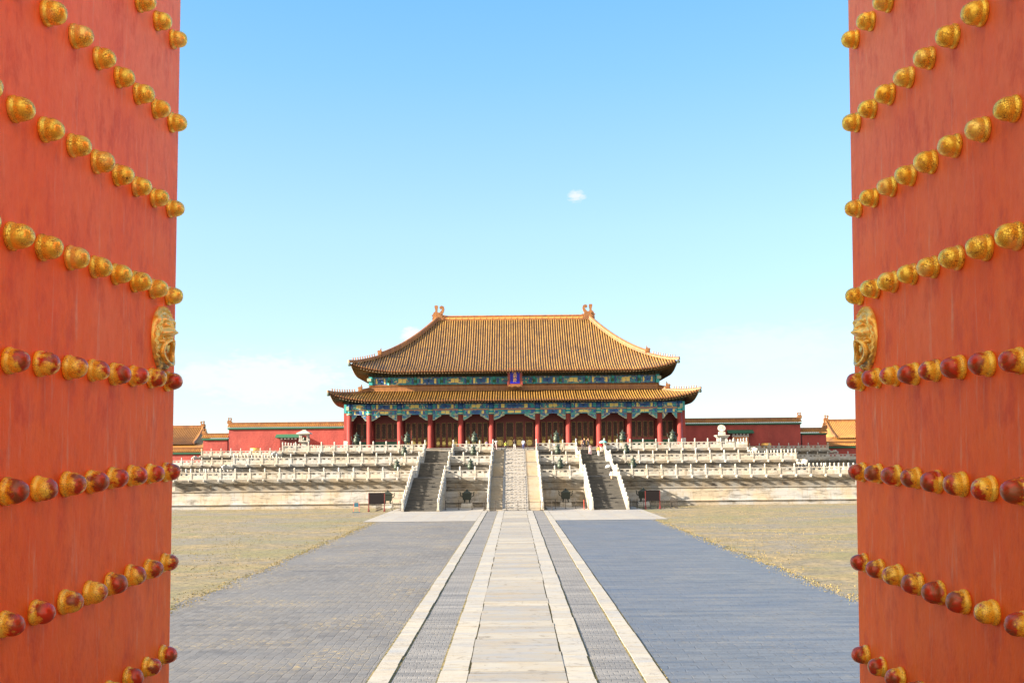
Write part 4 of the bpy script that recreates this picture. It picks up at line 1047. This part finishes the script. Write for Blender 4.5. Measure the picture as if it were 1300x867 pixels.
# boards
def board(px, y, label, w, h, z0):
    t = thing('notice_board', label, 'notice board', (gx_(px, y), y, 0.01), 0, 'black boards before the terrace')
    MB().box(-w / 2, w / 2, -.04, .04, z0, z0 + h).build('panel', M['black'], t)
    b = MB().box(-w / 2 - .06, w / 2 + .06, -.06, .06, z0 + h, z0 + h + .07).box(-w / 2 - .06, w / 2 + .06, -.06, .06, z0 - .07, z0); b.build('frame', M['black'], t)
    for sx in (-1, 1):
        MB().box(sx * (w / 2 + .03) - .05, sx * (w / 2 + .03) + .05, -.05, .05, 0, z0 + h).box(sx * (w / 2 + .03) - .09, sx * (w / 2 + .03) + .09, -.4, .4, 0, .1).frustum(sx * (w / 2 + .03), 0, .1, .5, .08, .3, .05, .05).build('leg', M['darkred'], t)
board(477.6, 131.5, 'black notice board on two legs left of the left stairs', 1.95, 1.28, 1.05)
board(826.8, 131.5, 'black notice board on two legs right of the right stairs', 1.78, 1.22, 1.10)
t = thing('small_sign', 'small dark blue sign on thin red legs standing on the dry ground', 'sign', (gx_(452, 129.3), 129.3, .01))
MB().box(-.27, .27, -.02, .02, .72, 1.22).build('panel', M['signblue'], t)
b = MB()
for sx in (-1, 1): b.tube([(sx * .37, 0, .05), (sx * .31, 0, 1.28)], .022, 6)
b.build('frame', M['signred'], t); MB().box(-.48, .48, -.25, .25, 0, .07).build('foot', M['signblue'], t)
for px in (739.8, 745.5):
    tag(MB().tube([(0, 0, 0), (0, 0, 1.25)], .035, 8).lathe([(.14, 0), (.12, .06), (.03, .08)], n=10).build('red_pole', M['signred'], None, (gx_(px, 131.4), 131.4, .03)), 'thin red pole beside the foot of the right stairs', 'pole', 'thin red poles')
def barrier(label, pts, h=1.15, rails=(0.35, .75, 1.05), name='metal_barrier', mt='iron', every=1.5):
    t = thing(name, label, 'barrier', pts[0], 0, 'low metal barriers'); O = -Vector(pts[0]); P = [Vector(p) for p in pts]
    pm = MB().tube([(0, 0, 0), (0, 0, h)], .035, 8).lathe([(.16, 0), (.14, .04), (.05, .09)], n=10).lathe([(.05, h), (.06, h + .04), (.02, h + .09)], n=8).mesh('stanchion', M[mt], 'auto')
    for i in range(len(P) - 1):
        d = P[i + 1] - P[i]; n = max(1, round(d.length / every))
        for j in range(n + (i == len(P) - 2)): put(pm, 'stanchion', t, P[i] + d * j / n + O)
        b = MB()
        for r in rails: b.tube([P[i] + Vector((0, 0, r)), P[i + 1] + Vector((0, 0, r))], .022, 6)
        b.build('rail', M[mt], t, O)
    return t
barrier('low dark barrier across the foot of the carved middle stairs', [(-3.95, 129.2, .1), (4.6, 129.2, .1)], rails=(.3, 1.0))
barrier('low dark barrier in front of the burner left of the middle stairs', [(-9.1, 134, .03), (-3.9, 134, .03)], rails=(.35, .9))
barrier('low dark barrier in front of the burner right of the middle stairs', [(3.9, 134, .03), (9.2, 134, .03)], rails=(.35, .9))
barrier('low dark barrier boxed round the burner behind the left black board', [(-18.0, 138.5, .01), (-18.0, 133.0, .01), (-14.9, 133.0, .01)], every=.9)
barrier('low dark barrier boxed round the burner behind the right black board', [(14.9, 133.2, .01), (21.0, 133.2, .01), (21.0, 138, .01)], every=.9)
barrier('metal crowd barrier across the top of the middle stairs', [(-3.1, 163.4, Z3), (3.1, 163.4, Z3)], h=1.5, every=1.0, rails=(.2, .45, .7, .95, 1.2))

# ------------------------------------------------------------------ people
def cloth(c): 
    k = 'cloth_%02x%02x%02x' % tuple(int(q * 255) for q in c)
    if k not in M: M[k] = mat('cloth', c, 0.85)
    return M[k]
def person(label, loc, face, top, legs, hairc=(.02, .015, .012), skirt=False, stride=0.12, arm='down', s=1.0, shoes=(.05, .05, .05)):
    h = 1.68 * s
    V = {}; E = []
    def v(k, x, y, z, r): V[k] = (x * s, y * s, z * s, r * s)
    v('pel', 0, 0, .92, .125); v('waist', 0, 0, 1.08, .115); v('chest', 0, 0, 1.28, .145); v('shl', 0, 0, 1.40, .10); v('neck', 0, 0, 1.47, .052); v('head0', 0, -.01, 1.55, .080); v('head1', 0, -.012, 1.62, .088); v('head2', 0, 0, 1.68, .055)
    for q, sg in (('l', -1), ('r', 1)):
        sy = stride * sg
        v('hip' + q, sg * .09, 0, .86, .10); v('kn' + q, sg * .095, -sy * .6 - .02, .48, .062); v('an' + q, sg * .09, -sy, .09, .042); v('toe' + q, sg * .10, -sy - .13, .035, .035)
        v('sh' + q, sg * .185, 0, 1.385, .062)
        if arm == 'up' and sg > 0: v('el' + q, .26, -.14, 1.20, .045); v('wr' + q, .20, -.30, 1.38, .034); v('hd' + q, .19, -.33, 1.46, .036)
        elif arm == 'face': v('el' + q, sg * .26, -.18, 1.22, .045); v('wr' + q, sg * .12, -.28, 1.46, .034); v('hd' + q, sg * .07, -.26, 1.53, .034)
        else: v('el' + q, sg * .23, .03 + sy * .2, 1.12, .045); v('wr' + q, sg * .245, -.05 + sy * .4, .87, .034); v('hd' + q, sg * .24, -.07 + sy * .4, .77, .036)
    for a, c in (('pel', 'waist'), ('waist', 'chest'), ('chest', 'shl'), ('shl', 'neck'), ('neck', 'head0'), ('head0', 'head1'), ('head1', 'head2')): E.append((a, c))
    for q in 'lr':
        for a, c in (('pel', 'hip' + q), ('hip' + q, 'kn' + q), ('kn' + q, 'an' + q), ('an' + q, 'toe' + q), ('shl', 'sh' + q), ('sh' + q, 'el' + q), ('el' + q, 'wr' + q), ('wr' + q, 'hd' + q)): E.append((a, c))
    ks = list(V); me = bpy.data.meshes.new('person'); me.from_pydata([V[k][:3] for k in ks], [(ks.index(a), ks.index(c)) for a, c in E], [])
    o = bpy.data.objects.new('tmp', me); COL.objects.link(o); sk = o.modifiers.new('s', 'SKIN'); sk.use_smooth_shade = True
    for i, k in enumerate(ks): 
        me.skin_vertices[0].data[i].radius = (V[k][3], V[k][3] * (.72 if k in ('pel', 'waist', 'chest', 'shl') else 1.0)); me.skin_vertices[0].data[i].use_root = (k == 'pel')
    sb = o.modifiers.new('b', 'SUBSURF'); sb.levels = 1; sb.render_levels = 1
    dg = bpy.context.evaluated_depsgraph_get(); bm_ = bpy.data.meshes.new_from_object(o.evaluated_get(dg)); bpy.data.objects.remove(o)
    bm_.materials.clear()
    for m_ in (M['skin'], cloth(top), cloth(legs), cloth(shoes)): bm_.materials.append(m_)
    for p in bm_.polygons:
        c = p.center / s; z = c.z
        if z > 1.45 and abs(c.x) < .12: m_ = 0
        elif abs(c.x) > .20 and (z < 1.0): m_ = 0
        elif arm != 'down' and c.y < -.2 and z > 1.2: m_ = 0
        elif z > .93: m_ = 1
        elif z > .10 and (not skirt or z > .5): m_ = 2
        elif z <= .10: m_ = 3
        else: m_ = 0
        p.material_index = m_; p.use_smooth = True
    o = put(bm_, 'person', None, loc, face); tag(o, label, 'person', 'visitors on the terrace')
    b = MB(); b.lathe([(.075 * s, 1.585 * s), (.100 * s, 1.60 * s), (.104 * s, 1.66 * s), (.085 * s, 1.72 * s), (.03 * s, 1.745 * s)], (0, .018 * s, 0), 12); b.lathe([(.055 * s, 1.45 * s), (.085 * s, 1.5 * s), (.09 * s, 1.6 * s)], (0, .035 * s, 0), 10)
    b.build('hair', cloth(hairc), o, smooth='auto')
    b = MB()   # face: eyes, nose, mouth
    b.lathe([(.012 * s, 0), (.006 * s, .02 * s)], (0, -.095 * s, 1.60 * s), 6, 0, Matrix.Rotation(R(90), 3, 'X')); b.build('nose', M['skin'], o)
    b = MB()
    for sx in (-1, 1): b.lathe([(.009 * s, 0), (.004 * s, .006 * s)], (sx * .032 * s, -.092 * s, 1.625 * s), 6, 0, Matrix.Rotation(R(90), 3, 'X'))
    b.box(-.022 * s, .022 * s, -.094 * s, -.088 * s, 1.565 * s, 1.573 * s); b.build('eyes_and_mouth', cloth((.08, .02, .02)), o)
    if skirt: MB().lathe([(.135 * s, 1.05 * s), (.17 * s, .9 * s), (.22 * s, .65 * s), (.25 * s, skirt * s), (.23 * s, skirt * s)], n=16).build('skirt', cloth(legs), o, smooth='auto')
    return o
def parasol(label, loc, c, r=.55, tilt=(0, 0, 0)):
    t = thing('parasol', label, 'parasol', loc); t.rotation_euler = tilt
    MB().lathe([(r, 0), (r * .93, .12), (r * .7, .25), (r * .35, .34), (.02, .38), (.02, .36), (r * .35, .32), (r * .7, .23), (r * .9, .1)], n=12).build('canopy', cloth(c), t, (0, 0, .75))
    MB().tube([(0, 0, 0), (0, 0, 1.2)], .012, 6).build('shaft', M['iron'], t)
f3 = lambda y: Z2 + (y - 158.8) / 4.2 * (Z3 - Z2)
f1 = lambda y: (y - 130) / 13 * Z1
person('person in a brown top standing at the left of the group atop the right stairs', (gx_(738.3, 164.5), 164.5, Z3), 2.6, (.30, .17, .10), (.10, .08, .08), arm='down')
person('person in dark navy with light brown hair atop the right stairs', (gx_(741.5, 163.9), 163.9, Z3), .4, (.03, .025, .06), (.03, .03, .04), (.45, .25, .13))
person('person in a black jacket atop the right stairs beside the red column', (gx_(746.3, 163.9), 163.9, Z3), -.5, (.015, .015, .03), (.04, .04, .05), (.35, .20, .10), arm='face')
person('person in a long pale pink dress walking down the right stairs', (gx_(748.5, 160.9), 160.9, f3(160.9)), 0.1, (.62, .38, .42), (.66, .45, .48), skirt=.12)
person('person in orange top and white trousers on the right stairs', (gx_(759, 160.4), 160.4, f3(160.4)), 2.9, (.72, .30, .06), (.75, .73, .70), arm='down')
person('person in a red top and pale trousers under the turquoise parasol', (gx_(762.8, 161.8), 161.8, f3(161.8)), .2, (.60, .03, .04), (.55, .50, .50), arm='up')
parasol('turquoise parasol held over the person in red on the right stairs', (gx_(765, 161.6), 161.5, f3(161.8) + .75), (.22, .62, .60), .62)
person('person in black top and short white skirt on the lower right stairs', (gx_(775.0, 141.6), 141.6, f1(141.6)), 2.6, (.02, .015, .02), (.72, .70, .72), skirt=.55, arm='up')
parasol('grey parasol held by the person in the white skirt', (gx_(772.6, 141.6), 141.3, f1(141.6) + .95), (.42, .44, .48), .45, (0, R(-12), 0))
person('person in white and pink at the top left of the middle stairs', (gx_(629.2, 166), 166, Z3), 3.0, (.70, .62, .62), (.62, .42, .42), arm='face', s=1.05)
person('person in a black top and white trousers taking a photo behind the crowd barrier', (gx_(653, 164.3), 164.3, Z3), 3.3, (.02, .015, .02), (.72, .72, .74), arm='face')
person('person in a pale blue shirt and blue trousers behind the crowd barrier', (gx_(664, 163.9), 163.9, Z3), 2.9, (.60, .66, .80), (.12, .16, .42), arm='down')
person('person in a yellow green top further back before the hall doors', (gx_(641.5, 178), 178, Z3), .2, (.55, .60, .10), (.05, .05, .06))
person('person in a lilac top behind the balustrade left of the middle stairs', (gx_(617, 166), 166, Z3), .6, (.60, .50, .72), (.3, .3, .4), s=.92)

# ------------------------------------------------------------------ the gate in front
GZ = 4.35
b = MB(); b.box(-16, 16, -24, 7.15, -.05, GZ); structure(b.build('gate_platform', M['platform']))
gate_roll = Matrix.Translation(CAM) @ (rolled @ base_rot.inverted()) @ Matrix.Translation(-CAM)
def ray0(px, py):
    d = Vector(((px - 652) / F, -(py - PPY) / F, -1)); return (base_rot.to_3x3() @ d).normalized()
a_dir = ray0(652, 541)
# free edge of the left leaf runs through (226,0) and (212,867)
m_n = ray0(227.5, 0).cross(ray0(212.5, 867)).normalized()
u_dir = a_dir.cross(m_n).normalized()
if u_dir.z < 0: u_dir = -u_dir
EDGE_Y = 7.0
r0 = ray0(219.8, 484); P0 = CAM + r0 * (EDGE_Y / r0.y)     # edge point on the row at y=484
n_dir = a_dir.cross(u_dir).normalized()
if n_dir.x < 0: n_dir = -n_dir                             # inward normal of the left leaf (towards +x)
def door_frame(side):
    A = -a_dir                     # local x: from free edge back to the hinge
    Mx = Matrix((( A.x, u_dir.x, n_dir.x, P0.x), (A.y, u_dir.y, n_dir.y, P0.y), (A.z, u_dir.z, n_dir.z, P0.z), (0, 0, 0, 1)))
    return Mx
def on_door(px, py):
    r = ray0(px, py); t = (P0 - CAM).dot(n_dir) / r.dot(n_dir); q = CAM + r * t - P0
    return q.dot(-a_dir), q.dot(u_dir)
def stud_mesh(kind, seed):
    rnd = random.Random(seed); r = 0.0560
    prof = [(r * 1.12, 0), (r * 1.17, .008), (r * 1.15, .022), (r * 1.05, .031), (r * 1.02, .036), (r * 1.035, .046), (r * 1.01, .064), (r * .93, .083), (r * .80, .100), (r * .60, .114), (r * .36, .122), (r * .12, .125)]
    b = MB(); b.lathe(prof, n=30); vs = []
    for x, y, z in b.v:
        k = 1 + .055 * noise.noise(Vector((x * 16 + seed * 3, y * 16, z * 16))) + .012 * noise.noise(Vector((x * 60, y * 60 + seed, z * 60)))
        vs.append((x * k, y * k, z * (1 + .05 * noise.noise(Vector((x * 12, y * 12, seed))))))
    b.v = [(x, y, z * .84) for x, y, z in vs]
    return b.mesh('door_stud', M['stud_gold'] if kind == 0 else M['stud_worn'], True)
STUDS = {k: [stud_mesh(k, s) for s in range(4)] for k in (0, 1)}
# stud columns from the row at y=377 / 484 ; rows from heights along the free edge
rows_py = [-52, 56, 161.5, 268.5, 377, 484, 598, 711.5, 827]
row_t = []
for py in rows_py:
    s_, t_ = on_door(217.5 + (377 - py) * .0165, py); row_t.append(t_)
col_s = []
for px in (211.5, 191, 168, 143.5, 117, 86.5, 50.5, 11.5):
    f = 541 - (541 - 377) * (652 - px) / (652 - 218.0); col_s.append(on_door(px, f)[0])
sp = col_s[-1] - col_s[-2]; col_s.append(col_s[-1] + sp)
LEAFW = col_s[-1] + .22; TOP = row_t[0] + 1.6; BOT = -(P0.z - GZ) + .02
def lion_mesh():
    # relief over an elongated plate (local x across, y up, z out)
    b = MB(); W, H = .205, .385; NU, NV = 56, 84
    def blob(x, y, cx, cy, rx, ry, h, p=2): 
        d = ((x - cx) / rx) ** 2 + ((y - cy) / ry) ** 2
        return h * math.exp(-d * 1.4)
    def height(x, y):
        u, v = x / W, y / H; rr = math.sqrt(u * u + v * v); a = math.atan2(v, u)
        z = .020
        z += .030 * math.exp(-((rr - .90) / .09) ** 2) * (1 + .55 * math.cos(26 * a))          # curled mane rim
        z += .022 * math.exp(-((rr - .70) / .08) ** 2) * (1 + .6 * math.cos(20 * a + 1))
        z += blob(x, y, 0, .12, .115, .16, .085)                                                # skull
        for s in (-1, 1):
            z += blob(x, y, s * .06, .215, .055, .04, .050)                                     # brows
            z += blob(x, y, s * .055, .155, .026, .022, .052)                                   # eyes
            z -= blob(x, y, s * .055, .155, .010, .010, .020)
            z += blob(x, y, s * .075, .05, .05, .05, .050)                                      # cheeks
            z += blob(x, y, s * .03, .075, .030, .028, .040)                                    # nostrils
            z += blob(x, y, s * .150, .20, .035, .05, .035)                                     # ears
        z += blob(x, y, 0, .15, .03, .10, .040)                                                # nose bridge
        z += blob(x, y, 0, .075, .07, .05, .040)                                               # muzzle
        z -= blob(x, y, 0, .022, .075, .018, .055)                                              # mouth
        z += blob(x, y, 0, -.02, .065, .028, .045)                                              # lower jaw
        z += blob(x, y, 0, -.26, .13, .085, .018) * (1 + .5 * math.cos(x * 160) * math.cos(y * 140))
        z += .012 * noise.noise(Vector((x * 55, y * 55, 2)))
        return max(z * .62, .008)
    vs = []; fs = []
    for j in range(NV + 1):
        v = j / NV
        for i in range(NU):
            a = 2 * math.pi * i / NU; rr = v
            x = W * rr * math.cos(a); y = H * rr * math.sin(a)
            if y < 0: x *= 1 - .10 * (abs(y) / H)
            vs.append((x, y, height(x, y) if j < NV else 0.0))
    for j in range(NV):
        for i in range(NU): fs.append((j * NU + i, (j + 1) * NU + i, (j + 1) * NU + (i + 1) % NU, j * NU + (i + 1) % NU))
    vs = [(x * .92, y * .56, z * .95) for x, y, z in vs]
    b.add(vs, fs); return b.mesh('lion_mask', M['knocker'], True)
LION = lion_mesh()
def ring_mesh():
    b = MB(); pts = []
    n = 30
    for i in range(n + 1):
        a = R(100) + R(340) * i / n; pts.append((.118 * math.cos(a), -.150 + .135 * math.sin(a), (.050 + .03 * math.sin(a) ** 2)))
    b.tube(pts, [.021] * (n + 1), 10); b.tube([(-.12, -.04, .01), (-.10, -.04, .045), (-.07, -.04, .05)], .022, 8); b.tube([(.12, -.04, .01), (.10, -.04, .045), (.07, -.04, .05)], .022, 8)
    b.v = [(x * .80, y * .60, z * .85) for x, y, z in b.v]
    return b.mesh('knocker_ring', M['knocker'], True)
RING = ring_mesh()
slab_b = MB(); nx, ny = 2, 24
slab_b.box(-.001, LEAFW, BOT, TOP, -.16, 0)
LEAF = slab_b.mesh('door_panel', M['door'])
# object coordinates for the door material: use local z = height
def leaf_local(me):
    for v in me.vertices: v.co = Vector((v.co.x, v.co.z, v.co.y))
leaf_local(LEAF)
lab = {-1: 'left red gate leaf, swung open, with rows of gilded studs', 1: 'right red gate leaf, swung open, with rows of gilded studs'}
kx, ky = on_door(203.6, 430)
for side in (-1, 1):
    Mx = gate_roll @ ((Matrix.Identity(4) if side < 0 else Matrix.Translation((0, 0, 0)) @ Matrix.Diagonal((-1, 1, 1, 1))) @ door_frame(side))
    root = thing('gate_door', lab[side], 'door', (0, 0, 0), 0, 'red gate leaves'); 
    # keep the empty unscaled: for the mirrored leaf the handedness is fixed by flipping the stud axis order
    if side > 0: base = Mx; fx = 1
    else: base = Mx @ Matrix.Diagonal((-1, 1, 1, 1)); fx = -1
    loc, rot, sca = base.decompose(); root.location = loc; root.rotation_mode = 'QUATERNION'; root.rotation_quaternion = rot
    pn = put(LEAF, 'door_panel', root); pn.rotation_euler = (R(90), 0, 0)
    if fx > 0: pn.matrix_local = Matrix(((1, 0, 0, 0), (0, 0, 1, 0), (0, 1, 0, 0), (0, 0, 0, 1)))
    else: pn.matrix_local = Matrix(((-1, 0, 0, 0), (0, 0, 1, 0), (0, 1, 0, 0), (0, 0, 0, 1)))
    rnd = random.Random(5)
    for ri, t_ in enumerate(row_t):
        for ci, s_ in enumerate(col_s):
            kind = 0 if ri <= 4 else 1
            if ri == 8: kind = 0 if rnd.random() < .4 else 1
            me = STUDS[kind][rnd.randrange(4)]
            o = put(me, 'door_stud', root, (fx * s_, t_ + rnd.uniform(-.006, .006), 0)); o.rotation_euler = (0, 0, rnd.uniform(0, 6.28)); sc_ = rnd.uniform(.96, 1.05); o.scale = (sc_, sc_, sc_)
            if kind == 1: o['label'] = 'worn red and gold stud'
    k = put(LION, 'lion_mask', root, (fx * kx, ky, 0)); put(RING, 'knocker_ring', k)
# out-of-view piers added at the hinges to keep sun off the right leaf
for side in (-1, 1):
    b = MB(); hy = 7.0 - LEAFW; xa, xb = sorted((side * 2.62, side * 5.2)); b.box(xa, xb, .2, hy - .05, GZ, 12.4, 0); b.box(xa - .02, xb + .02, .18, hy - .03, GZ, GZ + .9, 1)
    o = b.build('shade_pier', [M['redwall'], M['platform']]); tag(o, f'unseen thick red pier, added for shade, beside the {"left" if side < 0 else "right"} leaf', 'pier', 'added shade piers')
